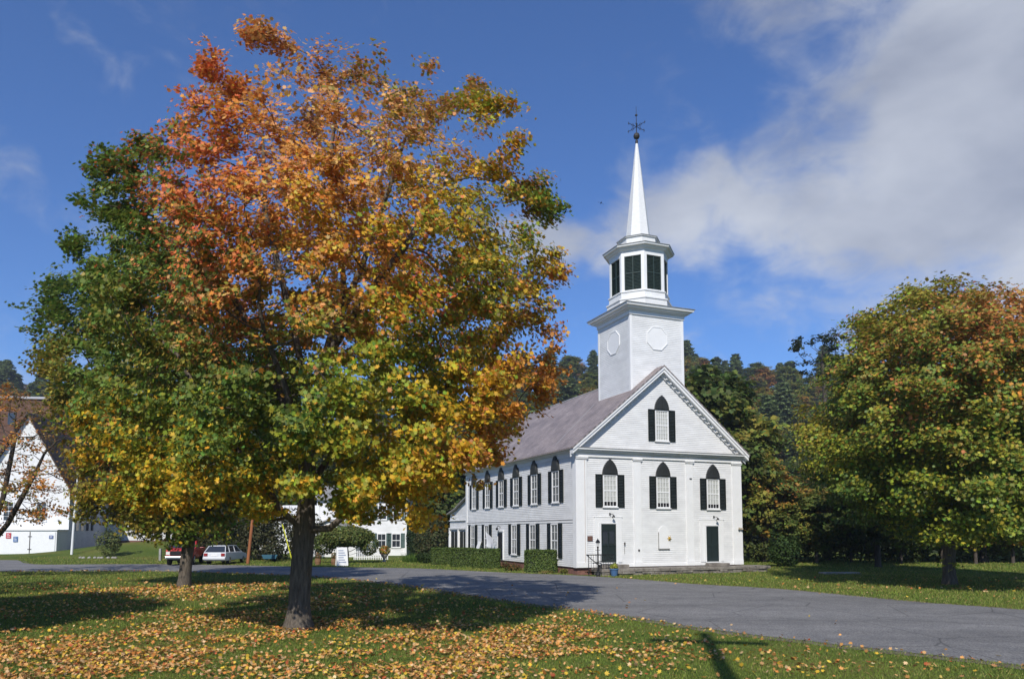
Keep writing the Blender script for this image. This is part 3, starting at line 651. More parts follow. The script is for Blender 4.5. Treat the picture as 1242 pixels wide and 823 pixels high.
# named trees right behind the church and along the lawn edge
spots = [  # px, dist, mesh, scale_xy, scale_z, label
    (850, 66, BT[0], 1.25, 1.22, 'tall dark olive tree close behind the right corner of the church'),
    (898, 72, BT[1], 1.0, 1.02, 'tall green tree with gold tips standing right of the steeple, behind the church'),
    (955, 66, BT[1], .7, .5, 'middle sized yellowish tree on the lawn edge between church and rounded maple'),
    (885, 61, BT[0], .85, .78, 'lower dark tree beside the right wall of the church'),
    (925, 60, BT[2], .62, .62, 'small orange tinted tree on the lawn edge right of the church'),
    (1003, 64, BT[2], .7, .5, 'brownish gold tree at the lawn edge, left of the rounded maple'),
    (1062, 51.8, BT[4], .85, .72, 'dark leafy tree with a pale trunk seen under the rounded maple'),
    (1120, 62, BT[4], 1.0, .75, 'dark tree in the wood behind the rounded maple'),
    (1190, 60, BT[0], 1.0, .75, 'olive tree in the wood behind the rounded maple'),
    (1245, 60, BT[1], 1.0, .85, 'green and gold tree at the right edge behind the rounded maple'),
    (1310, 62, BT[0], 1.0, .85, 'olive tree beyond the right edge behind the rounded maple'),
    (815, 78, BT[4], 1.1, 1.0, 'dark green tree hidden behind the church gable'),
]
for px, d, me, s1, s2, lb in spots: plant('leafy_tree', me, fpx(px, d), d, rg.uniform(0, 6.28), (s1, s2), lb)
for i, (px, d, s) in enumerate([(965, 58.5, .34), (988, 58, .42), (1030, 60, .38), (1090, 57, .42), (1140, 58, .4), (1180, 57, .45), (1225, 58, .4)]):
    plant('young_tree', BT[[0, 1, 4, 4, 0, 2, 1][i]], fpx(px, d), d, rg.uniform(0, 6.28), (s*1.15, s),
          ['slender young tree at the lawn edge nearest the church', 'young tree with thin pale stem left of the rounded maple', 'low dark young tree in the shade left of the rounded maple trunk', 'short dark bushy tree just behind the rounded maple trunk', 'low olive young tree right of the rounded maple trunk', 'small gold tinted tree behind the rounded maple', 'green young tree at the right edge of the lawn'][i], 'tree', 'young trees along the lawn edge')
# pines behind the church to the left of the tower
for px, d, k, s1, s2, lb in [(700, 98, 1, 1.3, 1.0, 'tall pine behind the roof just left of the tower'), (676, 108, 0, 1.2, 1.1, 'grey green pine further left above the church roof'), (720, 112, 1, 1.2, 1.15, 'pine partly hidden by the tower'), (650, 95, 2, 1.3, 1.0, 'dark pine above the far end of the slate roof')]:
    plant('pine_tree', CT[k], fpx(px, d), d, rg.uniform(0, 6.28), (s1, s2), lb)
for px, d, k, s1, s2, lb in [(715, 84, 3, .9, .86, 'brown tinted tree touching the tower above the slate roof'), (670, 82, 1, 1.0, .82, 'yellow green tree above the slate roof'), (635, 80, 2, 1.0, .95, 'gold green tree behind the far end of the church roof'), (590, 84, 4, 1.2, 1.1, 'dark tree behind the church annex'), (545, 88, 4, 1.2, 1.0, 'dark tree between the annex and the white house'), (520, 100, 0, 1.3, 1.1, 'olive tree behind the white house, right side'), (470, 104, 4, 1.3, 1.0, 'dark tree behind the middle of the white house'), (420, 100, 0, 1.3, 1.05, 'olive tree behind the left end of the white house'),
                             (380, 92, 4, 1.2, .9, 'dark tree left of the white house'), (335, 86, 4, 1.2, .85, 'dark tree behind the leaning orange pole'), (290, 84, 0, 1.2, .85, 'olive dark tree behind the white car'), (240, 80, 4, 1.2, .9, 'dark tree behind the red truck'), (205, 84, 4, 1.1, .9, 'dark tree between the truck and the hall'),
                             (8, 118, 3, 1.1, .9, 'orange brown tree behind the hall gable at the left edge'), (72, 112, 3, 1.15, 1.0, 'rust coloured tree behind the hall roof'), (45, 128, 2, 1.1, 1.0, 'gold brown tree behind the brick building'), (105, 105, 3, 1.0, .8, 'russet tree beside the hall roof slope')]:
    plant('leafy_tree', BT[k], fpx(px, d), d, rg.uniform(0, 6.28), (s1, s2), lb)
for px, d, k, s1, s2, lb in [(58, 128, 1, 1.35, 1.0, 'dark pine rising above the rust trees at the left'), (72, 131, 2, 1.35, 1.05, 'second dark pine above the rust trees, right of its neighbour'), (12, 134, 0, 1.4, .95, 'dark pine on the skyline at the left edge')]:
    plant('pine_tree', CT[k], fpx(px, d), d, rg.uniform(0, 6.28), (s1, s2), lb)
# lone thin tree above the rounded maple's left shoulder
lone = make_tree(66, 22, [(0, 0, 19.5, 2.6, 2.6, 2.6, 1), (1.6, 0, 21.5, 1.6, 1.6, 1.4, 1), (-2.2, 0, 20.8, 1.2, 1.2, .9, 1)], [(0, 0, -.3), (0, 0, 8), (.4, 0, 16), (.2, 0, 19)], 160, 900, .36, colmix([((.05, .07, .04), 1), ((.07, .085, .04), 1)], 4), .26, .9, 1.1, 6, CLUMP, CLUMP_F, .5, 'bark_dark', 'leaf_dull', .03, thr=.09)
plant('lone_tree', lone, fpx(1001, 92), 92, 0, (1.1, 1.27), 'thin open crowned tree poking above the wood left of the rounded maple', z=0)

# hillside trees: counted, but nothing tells them apart
def hillside():
    pts = []; kinds = []
    cnt = [0, 0]
    tries = 0
    while (cnt[0] < 170 or cnt[1] < 120) and tries < 60000:
        tries += 1
        px = rg.choice([rg.uniform(600, 745), rg.uniform(825, 1060), rg.uniform(-30, 130), rg.uniform(130, 600), rg.uniform(1060, 1300)], p=[.20, .42, .18, .12, .08])
        d = 100+ (rg.uniform(0, 1)**.8)*250
        x = fpx(px, d); 
        sp = 4.2+d*.021
        if any((x-a)**2+(d-b)**2 < sp*sp for a, b in pts): continue
        n = math.sin(x*.031+1.3)+math.sin(d*.043+.5)+math.sin((x+d)*.02)
        con = (n + rg.normal()*.6) > .35
        if d > 290: con = rg.uniform() < .45
        k = 1 if con else 0
        if cnt[k] >= (170, 120)[k]: k = 1-k
        if cnt[k] >= (170, 120)[k]: break
        cnt[k] += 1; pts.append((x, d)); s = rg.uniform(.75, 1.05)
        if k: plant('hillside_pine', CT[rg.integers(0, 3)], x, d, rg.uniform(0, 6.28), (s*1.35, s*.9), 'green pine growing among others on the wooded hillside', 'tree', 'pines on the hillside')
        else:
            m = BT[rg.choice([0, 1, 2, 3, 4], p=[.3, .25, .15, .1, .2])]
            plant('hillside_tree', m, x, d, rg.uniform(0, 6.28), (s*1.05, s*.85), 'leafy autumn tree growing among others on the wooded hillside', 'tree', 'leafy trees on the hillside')
hillside()
#%%REST%%
# ------------------------------------------------------------------ the church
CX, CY = 4.895, 42.788; YAW = .3728
CW, CL = 12.0, 19.75; Z0 = .44; ZE = 7.2; SL = .832; ZP = 12.9
church = empty('church', (CX, CY, 0), YAW, 'white clapboard church with tall pointed steeple and dark shutters across the road', 'church')
def clap(mb, p0, u, n, z0, z1, wl, wr, e=.118, out=.024):
    """overlapping boards on the plane through p0; wl(z), wr(z) give the ends along u"""
    p0, u, n = Vector(p0), Vector(u), Vector(n); z = z0
    while z < z1-1e-4:
        zt = min(z+e, z1); a0, a1, b0, b1 = wl(z), wr(z), wl(zt), wr(zt)
        if a1-a0 < .02: break
        if b1 < b0: b0 = b1 = (b0+b1)/2
        q = [p0+u*a0+n*out+Vector((0, 0, z)), p0+u*a1+n*out+Vector((0, 0, z)), p0+u*b1+n*.004+Vector((0, 0, zt)), p0+u*b0+n*.004+Vector((0, 0, zt)), p0+u*a0+n*.002+Vector((0, 0, z)), p0+u*a1+n*.002+Vector((0, 0, z))]
        mb.add(q, [(0, 1, 2, 3), (1, 0, 4, 5)]); z += e
roofz = lambda x: ZP-.3-SL*abs(x-6)
w = MB()
w.prism([(0, 0, Z0), (CW, 0, Z0), (CW, 0, 7.3), (6, 0, 12.45), (0, 0, 7.3)], (0, CL, 0))
clap(w, (0, 0, 0), (1, 0, 0), (0, -1, 0), Z0, 7.1, lambda z: 0, lambda z: CW)
clap(w, (0, 0, 0), (1, 0, 0), (0, -1, 0), 7.45, 12.45, lambda z: 6-(12.5-z)/SL+.0, lambda z: 6+(12.5-z)/SL)
clap(w, (0, 0, 0), (0, 1, 0), (-1, 0, 0), Z0, 7.4, lambda z: 0, lambda z: CL)
clap(w, (CW, 0, 0), (0, 1, 0), (1, 0, 0), Z0, 7.4, lambda z: 0, lambda z: CL)
w.build('wall', M['clap'], church)
fd = MB(); fd.box(.06, CW-.06, .06, CL-.06, -.2, Z0-.002); fd.build('foundation', M['brick_f'], church)
# trim
for i_, (x0, x1) in enumerate(((-.03, .66), (3.93, 4.43), (7.77, 8.27), (11.36, 12.03))):
    t = MB(); t.box(x0, x1, -.085, 0.0, Z0-.02, 6.85)
    if i_ == 0: t.box(-.07, -.031, -.083, .34, Z0-.02, 7.2)
    if i_ == 3: t.box(12.031, 12.07, -.083, .34, Z0-.02, 7.2)
    t.box(x0-.05, x1+.05, -.14, 0, 6.852, 6.9); t.box(x0-.02, x1+.02, -.11, 0, 6.902, 6.93); t.box(x0-.08, x1+.08, -.17, 0, 6.932, 6.985)
    t.box(x0-.03, x1+.03, -.12, -.002, Z0-.01, Z0+.28)
    t.build('pilaster', M['trim'], church)
t = MB(); t.box(-.06, 0, CL-.3, CL+.05, Z0-.02, 7.2); t.build('corner_board', M['trim'], church)
t = MB(); t.box(-.09, CW+.09, -.1, 0, 6.99, 7.22); t.box(.66, 11.36, -.05, 0, Z0-.015, Z0+.16); t.box(-.06, 0, 0.342, CL-.302, 7.02, 7.3); 
t.box(-.045, 0, .34, CL-.3, 3.08, 3.22); t.build('frieze_board', M['trim'], church)
t = MB(); t.box(-.06, 0, .34, CL-.3, 3.222, 3.245); t.box(-.46, CW+.46, -.44, 0, 7.505, 7.53)
t.build('drip_edge', M['grey_metal'], church)
c = MB()
for z0, z1, o in ((7.222, 7.3, .16), (7.302, 7.4, .28), (7.402, 7.5, .4)):
    c.box(-o, CW+o, -o, .0, z0, z1); c.box(-o, 0, .002, CL+.2, z0+.05, z1+.05); c.box(CW, CW+o, .002, CL+.2, z0+.05, z1+.05)
# raking cornices along the gable
for s in (-1, 1):
    ln = (6.42)
    def rk(d, off0, off1, y0, y1, mb=c):
        a = [(6, ZP+off0), (6, ZP+off1), (6+s*ln, ZP+off1-SL*ln), (6+s*ln, ZP+off0-SL*ln)]
        mb.prism([(x, y0, z) for x, z in a], (0, y1-y0, 0))
    rk(0, -.62, -.44, -.12, -.03); rk(0, -.438, -.24, -.42, -.02); rk(0, -.238, -.09, -.48, -.02)
c.build('cornice', M['trim'], church)
md = MB(); md.box(-.065, .065, -.25, -.12, -.035, .05); md0 = md.build('modillion', M['trim'], church)
for s in (-1, 1):
    for k in range(19):
        x = 6+s*(.35+k*.315); o_ = md0
        if (s, k) != (-1, 0): o_ = md0.copy(); COL.objects.link(o_); o_.parent = church
        o_.location = (x, 0, ZP-.53-SL*abs(x-6))
# roof
def roof_slab(name, pts_top, th, uvs, mt, parent):
    n = len(pts_top); vs = [Vector(p) for p in pts_top]+[Vector(p)-Vector((0, 0, th)) for p in pts_top]
    me = bpy.data.meshes.new(name); me.from_pydata(vs, [], [tuple(range(n)), tuple(range(2*n-1, n-1, -1))]+[(i, n+i, n+(i+1) % n, (i+1) % n) for i in range(n)])
    me.materials.append(mt); uv = me.uv_layers.new(name='UVMap')
    for p in me.polygons:
        for li in p.loop_indices: uv.data[li].uv = uvs[me.loops[li].vertex_index % n]
    me.update(); return link(name, me, parent)
hl = 6.48; zb = ZP-SL*hl; sl = math.hypot(hl, SL*hl)
for s in (-1, 1):
    pts = [(6, -.5, ZP), (6, CL+.35, ZP), (6+s*hl, CL+.35, zb), (6+s*hl, -.5, zb)]
    if s == 1: pts = pts[::-1]
    uvs = [(0, 0), (20.6, 0), (20.6, sl), (0, sl)]
    if s == 1: uvs = uvs[::-1]
    roof_slab('roof', pts, .085, uvs, M['slate'], church)
rc = MB(); rc.prism([(5.86, 4.6, ZP-.09), (6, 4.6, ZP+.035), (6.14, 4.6, ZP-.09)], (0, CL-4.3, 0)); rc.build('roof_ridge', M['grey_metal'], church)
# pale flashing strip running down the left slope
fl = MB()
def rp(d, y, o=.02): return Vector((6-d, y, ZP-SL*d+o))
a, b = rp(2.3, 4.6), rp(6.0, 4.9); u = Vector((0, .05, 0))
fl.add([rp(2.2, 4.45), rp(5.9, 2.9), rp(5.9, 2.98), rp(2.2, 4.53)], [(0, 1, 2, 3)]); fl.build('flashing', mat('pale_flashing', (.42, .41, .4), .5), church)

M['pane_front'] = mat('curtained_glass', (.52, .53, .50), .12, .6, var=.3, scale=5, stretch=(5, 1, .6))
M['pane_side'] = mat('sky_lit_glass', (.20, .215, .22), .08, .9, var=.6, scale=1.3)
M['arch'] = mat('arch_panel', (.035, .038, .038), .32, .5, var=.3, scale=3)
def gothic(w_, h, n=9, z=0, x=0):
    L_ = [(x-w_/2+w_*cos(R_(60*k/n)), z+h*sin(R_(60*k/n))/sin(R_(60))) for k in range(n+1)]
    return L_ + [(2*x-a, b) for a, b in L_[:-1][::-1]]
def window_mesh(w_, h, arch, sw, cols, rows, pm, dark_rows=0, rise=.94, shut_z=None):
    """returns list of (part name, mesh data) ; x along wall, -y outwards, z up from the sill"""
    out = []
    f = MB(); c = .075
    f.box(-w_/2, -w_/2+c, -.085, -.02, .0, h); f.box(w_/2-c, w_/2, -.085, -.02, .0, h); f.box(-w_/2+c, w_/2-c, -.083, -.02, h-c, h); f.box(-w_/2-.05, w_/2+.05, -.12, -.02, -.07, -.002)
    out.append(('frame', f, 'trim'))
    s = MB(); iw = w_-2*c
    s.box(-iw/2, iw/2, -.066, -.04, h*.5-.035, h*.5+.035)
    s.box(-iw/2, iw/2, -.066, -.04, 0, .06)
    for i in range(1, cols): x = -iw/2+iw*i/cols; s.box(x-.013, x+.013, -.06, -.04, .06, h-c)
    for j in range(1, rows*2):
        if j == rows: continue
        z = h*j/(rows*2); s.box(-iw/2, iw/2, -.058, -.041, z-.013, z+.013)
    out.append(('sash', s, 'trim'))
    g = MB(); zd = h*dark_rows/(rows*2) if dark_rows else 0
    g.box(-iw/2, iw/2, -.04, -.03, zd, h-c, 0)
    if zd: g.box(-iw/2, iw/2, -.04, -.03, 0, zd-.001, 1)
    out.append(('pane', g, pm))
    if arch:
        a = MB(); pts = gothic(w_+.06, rise, 10, h+.005); a.prism([(x, -.13, z) for x, z in pts], (0, .11, 0))
        pts2 = gothic(w_-.14, rise-.17, 10, h+.06); a.prism([(x, -.16, z) for x, z in pts2[::1]], (0, .028, 0)); a.box(-.02, .02, -.185, -.161, h+.06, h+rise-.2)
        out.append(('arch_panel', a, 'arch'))
    for sgn in (-1, 1):
        if sw:
            q = MB(); x0 = sgn*(w_/2+.03); x1 = sgn*(w_/2+.03+sw); xa, xb = min(x0, x1), max(x0, x1); z0, z1 = (-.02, h+.02)
            q.box(xa, xa+.05, -.09, -.03, z0, z1); q.box(xb-.05, xb, -.09, -.03, z0, z1)
            for zz in (z0, (z0+z1)/2-.04, z1-.08): q.box(xa+.05, xb-.05, -.088, -.03, zz, zz+.08)
            n = int((z1-z0)/.09)
            for k in range(n):
                z = z0+(z1-z0)*(k+.5)/n; q.add([(xa+.05, -.08, z-.04), (xb-.05, -.08, z-.04), (xb-.05, -.045, z+.04), (xa+.05, -.045, z+.04)], [(0, 1, 2, 3)])
            out.append(('shutter', q, 'shutter'))
    return out
def place_windows(parts, parent, spots, name='window'):
    proto = None
    for (x, y, z, rz) in spots:
        if proto is None:
            n, mb, mt = parts[0]; fr = mb.build(name, M[mt], parent, (x, y, z), rz)
            ch = [mb2.build(n2, [M[k] for k in (m2 if isinstance(m2, tuple) else (m2,))], fr) for n2, mb2, m2 in parts[1:]]
            proto = (fr, ch)
        else:
            fr = proto[0].copy(); COL.objects.link(fr); fr.parent = parent; fr.location = (x, y, z); fr.rotation_euler = (0, 0, rz)
            for c_ in proto[1]: k = c_.copy(); COL.objects.link(k); k.parent = fr
HP = -pi/2
place_windows(window_mesh(.98, 1.93, True, .47, 4, 3, ('pane_front', 'dark'), 1), church, [(2.26, 0, 4.03, 0), (6.04, 0, 4.0, 0), (9.82, 0, 3.97, 0)])
place_windows(window_mesh(.98, 1.93, True, .47, 5, 4, ('pane_front', 'dark'), 0), church, [(6.03, 0, 8.18, 0)])
place_windows(window_mesh(1.0, 1.98, True, .5, 2, 2, 'pane_side', rise=.97), church, [(0, y, 4.36, HP) for y in (2.65, 5.85, 8.95, 11.75, 14.6, 17.7)])
place_windows(window_mesh(1.0, 2.1, False, .5, 2, 2, 'pane_side'), church, [(0, y, .93, HP) for y in (2.85, 6.15, 9.3, 14.8, 18.0)])
# front doors
def door(x0, x1, z0, z1, glazed):
    d = MB(); d.box(x0, x1, -.05, -.025, z0, z1)
    wd = x1-x0
    st = [(x0, x0+.1), ((x0+x1)/2-.05, (x0+x1)/2+.05), (x1-.1, x1)]
    for a, b in st: d.box(a, b, -.075, -.05, z0+.2, z1-.1)
    for a, b in ((z0, z0+.2), (z0+(z1-z0)*.42, z0+(z1-z0)*.42+.14), (z1-.1, z1)): d.box(x0, x1, -.077, -.05, a, b)
    o = d.build('door', M['door'], church)
    if glazed:
        g = MB(); zz0, zz1 = z0+(z1-z0)*.42+.14, z1-.4
        g.box(x0+.1, (x0+x1)/2-.05, -.06, -.052, zz0, zz1); g.box((x0+x1)/2+.05, x1-.1, -.06, -.052, zz0, zz1); g.build('glass', M['glass'], o)
        k = MB(); k.box(x0, x1, -.078, -.051, zz1, z1-.1); k.build('transom', M['door'], o)
    h = MB(); h.lathe([(.0, 0), (.03, .01), (.03, .05), (.0, .07)], (x1-.14 if glazed else x0+.14, -.1, z0+1.0), 8); h.build('handle', M['iron'], o)
    s = MB(); s.box(x0-.16, x0-.002, -.1, -.02, z0-.02, z1+.02); s.box(x1+.002, x1+.16, -.1, -.02, z0-.02, z1+.02); s.box(x0-.16, x1+.16, -.1, -.02, z1+.022, z1+.1)
    s.box(x0-.42, x0-.162, -.07, -.02, z0-.02, z1+.1); s.box(x1+.162, x1+.42, -.07, -.02, z0-.02, z1+.1)
    s.box(x0-.42, x1+.42, -.07, -.02, z1+.102, z1+.42); s.box(x0-.46, x1+.46, -.09, -.02, z1+.422, z1+.46); s.box(x0-.05, x1+.05, -.3, -.02, z0-.08, z0-.022)
    s.build('door_frame', M['trim'], o)
    return o
door(1.6, 2.62, .72, 2.98, True); door(9.2, 10.15, .66, 2.87, False)
# side door
sdm = MB(); sdm.box(-.06, -.02, 11.45, 12.4, .5, 2.42); so = sdm.build('side_door', M['dark'], church)
sdm = MB(); sdm.box(-.09, -.02, 11.33, 11.45, .45, 2.52); sdm.box(-.09, -.02, 12.4, 12.52, .45, 2.52); sdm.box(-.11, -.02, 11.3, 12.55, 2.522, 2.62); sdm.build('door_frame', M['trim'], so)
# niche plaque
nm = MB(); p_ = gothic(.74, .42, 8, 2.5, 6.04); pts = [(5.67, 1.5), (6.41, 1.5)]+[(x, z) for x, z in p_]
nm.prism([(x, -.06, z) for x, z in pts], (0, .04, 0)); np_ = nm.build('niche_panel', M['trim'], church)
e_ = MB(); e_.box(5.63, 6.45, -.1, -.02, 1.45, 1.498); e_.box(5.645, 5.668, -.075, -.02, 1.5, 2.5); e_.build('sill', M['grey_metal'], np_)
# lamps above the doors and at the corner
def wall_lamp(x, z, o=0):
    l = MB(); l.tube([(x, -.03, z+.1), (x, -.2, z+.16), (x+.08, -.34, z+.08)], .02, 5); l.lathe([(.025, .09), (.06, .05), (.1, -.05), (.08, -.055)], (x+.08, -.34, z), 8); l.lathe([(.05, 0), (.05, .14)], (x, -.04, z+.08), 6)
    l.build('wall_lamp', M['black'], church)
wall_lamp(2.24, 3.44); wall_lamp(9.85, 3.32)
sl_ = MB(); sl_.tube([(-.03, 12.0, 2.86), (-.22, 12.0, 2.95), (-.3, 12.0, 2.8)], .025, 5); sl_.lathe([(.03, .1), (.1, 0), (.09, -.12)], (-.3, 12.0, 2.75), 8); sl_.build('wall_lamp', M['black'], church)
fx = MB(); fx.box(11.75, 11.87, -.2, -.07, 2.66, 2.76); fx.lathe([(.07, 0), (.05, .12)], (11.72, -.2, 2.68), 8); fx.lathe([(.07, 0), (.05, .12)], (11.94, -.2, 2.66), 8); fx.build('floodlight', mat('beige_metal', (.35, .3, .22), .5), church)
vs_ = MB(); vs_.box(8.0, 8.16, -.13, -.086, 5.84, 5.9); vs_.box(4.15, 4.25, -.13, -.086, 1.35, 1.46); vs_.tube([(3.2, -.09, 1.2), (3.2, -.09, 1.8)], .012, 5); vs_.box(3.17, 3.24, -.13, -.08, 1.75, 1.9); vs_.build('wall_box', M['iron'], church)
rr = MB(); rr.tube([(.52, -.1, Z0), (.52, -.1, 7.0)], .014, 5); rr.build('ground_cable', mat('rusty_cable', (.42, .36, .32), .6), church)
gs = MB(); 
for k in range(6):
    a = k*pi/3; gs.prism([(6.42+.05*cos(a-.5), -.1, 2.12+.05*sin(a-.5)), (6.42+.17*cos(a), -.1, 2.12+.17*sin(a)), (6.42+.05*cos(a+.5), -.1, 2.12+.05*sin(a+.5))], (0, .05, 0))
gs.lathe([(.07, -.03), (.07, .03)], (6.42, -.09, 2.12), 8)
so_ = gs.build('straw_star', mat('straw_gold', (.5, .33, .06), .7), None); so_.location = (CX, CY, 0); so_.rotation_euler = (0, 0, YAW); tag(so_, 'golden straw star hanging on the arched white niche panel of the church front', 'ornament')
pq = MB(); pq.box(.7, 1.04, -.06, -.025, 1.98, 2.28); pqo = pq.build('wall_plaque', mat('brown_plaque', (.14, .07, .055), .5, var=.4, scale=9), None, (CX, CY, 0), YAW); tag(pqo, 'small square brown plaque on the church wall left of the glazed door', 'plaque')
qb = MB(); 
for k in range(5): qb.box(.75, .99-.03*(k % 2), -.064, -.061, 2.03+k*.045, 2.045+k*.045)
qb.build('raised_lettering', mat('plaque_bronze', (.22, .13, .09), .5), pqo)

# tower
TCX, TCY, TH = 6.12, 2.43, 1.98
tw = MB(); tw.box(TCX-TH, TCX+TH, TCY-TH, TCY+TH, 8.5, 16.46)
for p0, u_, n_ in (((TCX-TH, TCY-TH, 0), (1, 0, 0), (0, -1, 0)), ((TCX-TH, TCY-TH, 0), (0, 1, 0), (-1, 0, 0)), ((TCX+TH, TCY-TH, 0), (0, 1, 0), (1, 0, 0)), ((TCX-TH, TCY+TH, 0), (1, 0, 0), (0, 1, 0))):
    clap(tw, p0, u_, n_, 8.6, 16.4, lambda z: 0, lambda z: 2*TH)
tower = tw.build('tower', M['clap'], church)
cb = MB()
for sx in (-1, 1):
    for sy in (-1, 1):
        x, y = TCX+sx*TH, TCY+sy*TH; cb.box(x-.11+sx*-.09, x+.035*sx if sx > 0 else x+.2, y-.035 if sy < 0 else y-.2, y+.2 if sy < 0 else y+.035, 9, 16.46) if False else cb.box(min(x+sx*.035, x-sx*.13), max(x+sx*.035, x-sx*.13), min(y+sy*.035, y-sy*.13), max(y+sy*.035, y-sy*.13), 9, 16.3)
cb.build('corner_board', M['trim'], tower)
def octpanel(c, u, n, r):
    m_ = MB(); u, n, c = Vector(u), Vector(n), Vector(c); up = Vector((0, 0, 1))
    def ring(rr, o): return [c+n*o+(u*cos(R_(22.5+45*k))+up*sin(R_(22.5+45*k)))*rr for k in range(8)]
    a, b, d = ring(r, .06), ring(r*.92, .06), ring(r*.92, .04); e = ring(r, .0)
    m_.add(a+b+d+e, [(i, (i+1) % 8, 8+(i+1) % 8, 8+i) for i in range(8)]+[(8+i, 8+(i+1) % 8, 16+(i+1) % 8, 16+i) for i in range(8)]+[tuple(range(16, 24))]+[(24+i, 24+(i+1) % 8, (i+1) % 8, i) for i in range(8)])
    m_.build('octagon_panel', M['trim'], tower)
octpanel((TCX, TCY-TH, 14.82), (1, 0, 0), (0, -1, 0), .82); octpanel((TCX-TH, TCY, 14.82), (0, 1, 0), (-1, 0, 0), .82); octpanel((TCX+TH, TCY, 14.82), (0, 1, 0), (1, 0, 0), .82)
def sq(mb, h0, z0, z1, h1=None, mi=0):
    h1 = h0 if h1 is None else h1
    mb.add([(TCX-h0, TCY-h0, z0), (TCX+h0, TCY-h0, z0), (TCX+h0, TCY+h0, z0), (TCX-h0, TCY+h0, z0), (TCX-h1, TCY-h1, z1), (TCX+h1, TCY-h1, z1), (TCX+h1, TCY+h1, z1), (TCX-h1, TCY+h1, z1)], [(0, 3, 2, 1), (4, 5, 6, 7), (0, 1, 5, 4), (1, 2, 6, 5), (2, 3, 7, 6), (3, 0, 4, 7)], mi)
tc_ = MB(); sq(tc_, TH+.09, 16.2, 16.46); sq(tc_, TH+.2, 16.462, 16.54); sq(tc_, TH+.34, 16.542, 16.66, TH+.4); sq(tc_, TH+.52, 16.662, 16.8, TH+.56)
sq(tc_, TH+.6, 16.802, 16.83, mi=1); sq(tc_, TH+.58, 16.832, 16.98, 1.9, mi=1)
tc_.build('cornice', [M['trim'], M['grey_metal']], tower)
O8 = R_(22.5)
bf = MB(); bf.lathe([(2.14, 16.85), (2.14, 17.4), (2.2, 17.42), (2.2, 17.5), (2.0, 17.56), (2.0, 17.92), (2.06, 17.94), (2.06, 18.0), (1.86, 18.02), (1.78, 18.02), (1.78, 20.5)], (TCX, TCY, 0), 8, O8)
belfry = bf.build('belfry', M['clap'], church)
bp_ = MB(); Rb = 1.95
vt = [Vector((TCX+Rb*cos(O8+k*pi/4), TCY+Rb*sin(O8+k*pi/4), 0)) for k in range(8)]
for k in range(8):
    a, b = vt[k], vt[(k+1) % 8]; u = (b-a).normalized(); L_ = (b-a).length; n_ = Vector((u.y, -u.x, 0))
    def bx(mb, s0, s1, o0, o1, z0, z1):
        q = [a+u*s0+n_*o0, a+u*s1+n_*o0, a+u*s1+n_*o1, a+u*s0+n_*o1]; mb.prism([(p.x, p.y, z0) for p in q], (0, 0, z1-z0))
    bx(bp_, 0, .2, -.16, 0, 18.0, 20.62); bx(bp_, L_-.2, L_, -.161, -.001, 18.0, 20.62); bx(bp_, .2, L_-.2, -.15, -.004, 20.34, 20.62); bx(bp_, .2, L_-.2, -.15, -.004, 18.0, 18.08)
    lv = MB(); bx(lv, .2, L_-.2, -.16, -.13, 18.08, 20.34); bx(lv, L_/2-.035, L_/2+.035, -.13, -.04, 18.08, 20.34); bx(lv, .2, L_-.2, -.128, -.05, 19.18, 19.25)
    bx(lv, .2, .26, -.13, -.045, 18.08, 20.34); bx(lv, L_-.26, L_-.2, -.13, -.045, 18.08, 20.34)
    for j in range(24):
        z = 18.12+j*.093; p1, p2 = a+u*.26-n_*.06, a+u*(L_-.26)-n_*.06; p3, p4 = p2-n_*.06, p1-n_*.06
        lv.add([(p1.x, p1.y, z), (p2.x, p2.y, z), (p3.x, p3.y, z+.075), (p4.x, p4.y, z+.075)], [(0, 1, 2, 3)])
    lv.build('louver', M['louver'], belfry)
bp_.build('corner_post', M['trim'], belfry)
bc = MB(); bc.lathe([(1.97, 20.622), (2.0, 20.7), (2.12, 20.76), (2.2, 20.86), (2.36, 20.9), (2.38, 21.0)], (TCX, TCY, 0), 8, O8); bc.build('cornice', M['trim'], belfry)
bc = MB(); bc.lathe([(2.42, 21.002), (2.42, 21.03), (1.4, 21.3)], (TCX, TCY, 0), 8, O8); bc.build('belfry_roof', M['grey_metal'], belfry)
sp_ = MB(); sp_.lathe([(1.33, 21.2), (1.33, 21.8)], (TCX, TCY, 0), 8, O8); sp_.lathe([(1.42, 21.802), (1.44, 21.86)], (TCX, TCY, 0), 8, O8)
sp_.lathe([(.86, 21.9), (.84, 22.0), (.075, 28.8)], (TCX, TCY, 0), 8, O8)
spire = sp_.build('spire', mat('spire_shingle', (.74, .74, .73), .6, .25, var=.12, scale=6, stretch=(1, 1, 2), bump=.25, bscale=18), church)
scp = MB(); scp.lathe([(1.47, 21.862), (1.47, 21.885), (.88, 21.93)], (TCX, TCY, 0), 8, O8); scp.build('cap', M['grey_metal'], spire)
wv = MB(); wv.lathe([(.085, 28.75), (.1, 28.95), (.05, 29.0), (.05, 29.08), (.16, 29.13), (.21, 29.25), (.21, 29.34), (.15, 29.46), (.05, 29.5)], (TCX, TCY, 0), 12); wv.tube([(TCX, TCY, 29.4), (TCX, TCY, 31.4)], [.035, .012], 6)
for a in (0.25, 0.25+pi/2):
    d = Vector((cos(a), sin(a), 0)); o_ = Vector((TCX, TCY, 29.95)); wv.tube([o_-d*.8, o_+d*.8], .018, 5)
    for s in (-1, 1):
        wv.tube([o_+d*s*.2, o_+d*s*.35+Vector((0, 0, .12)), o_+d*s*.5, o_+d*s*.35-Vector((0, 0, .12)), o_+d*s*.2], .014, 4)
        wv.tube([o_+d*s*.72+Vector((0, 0, .1)), o_+d*s*.78, o_+d*s*.72-Vector((0, 0, .1))], .02, 4)
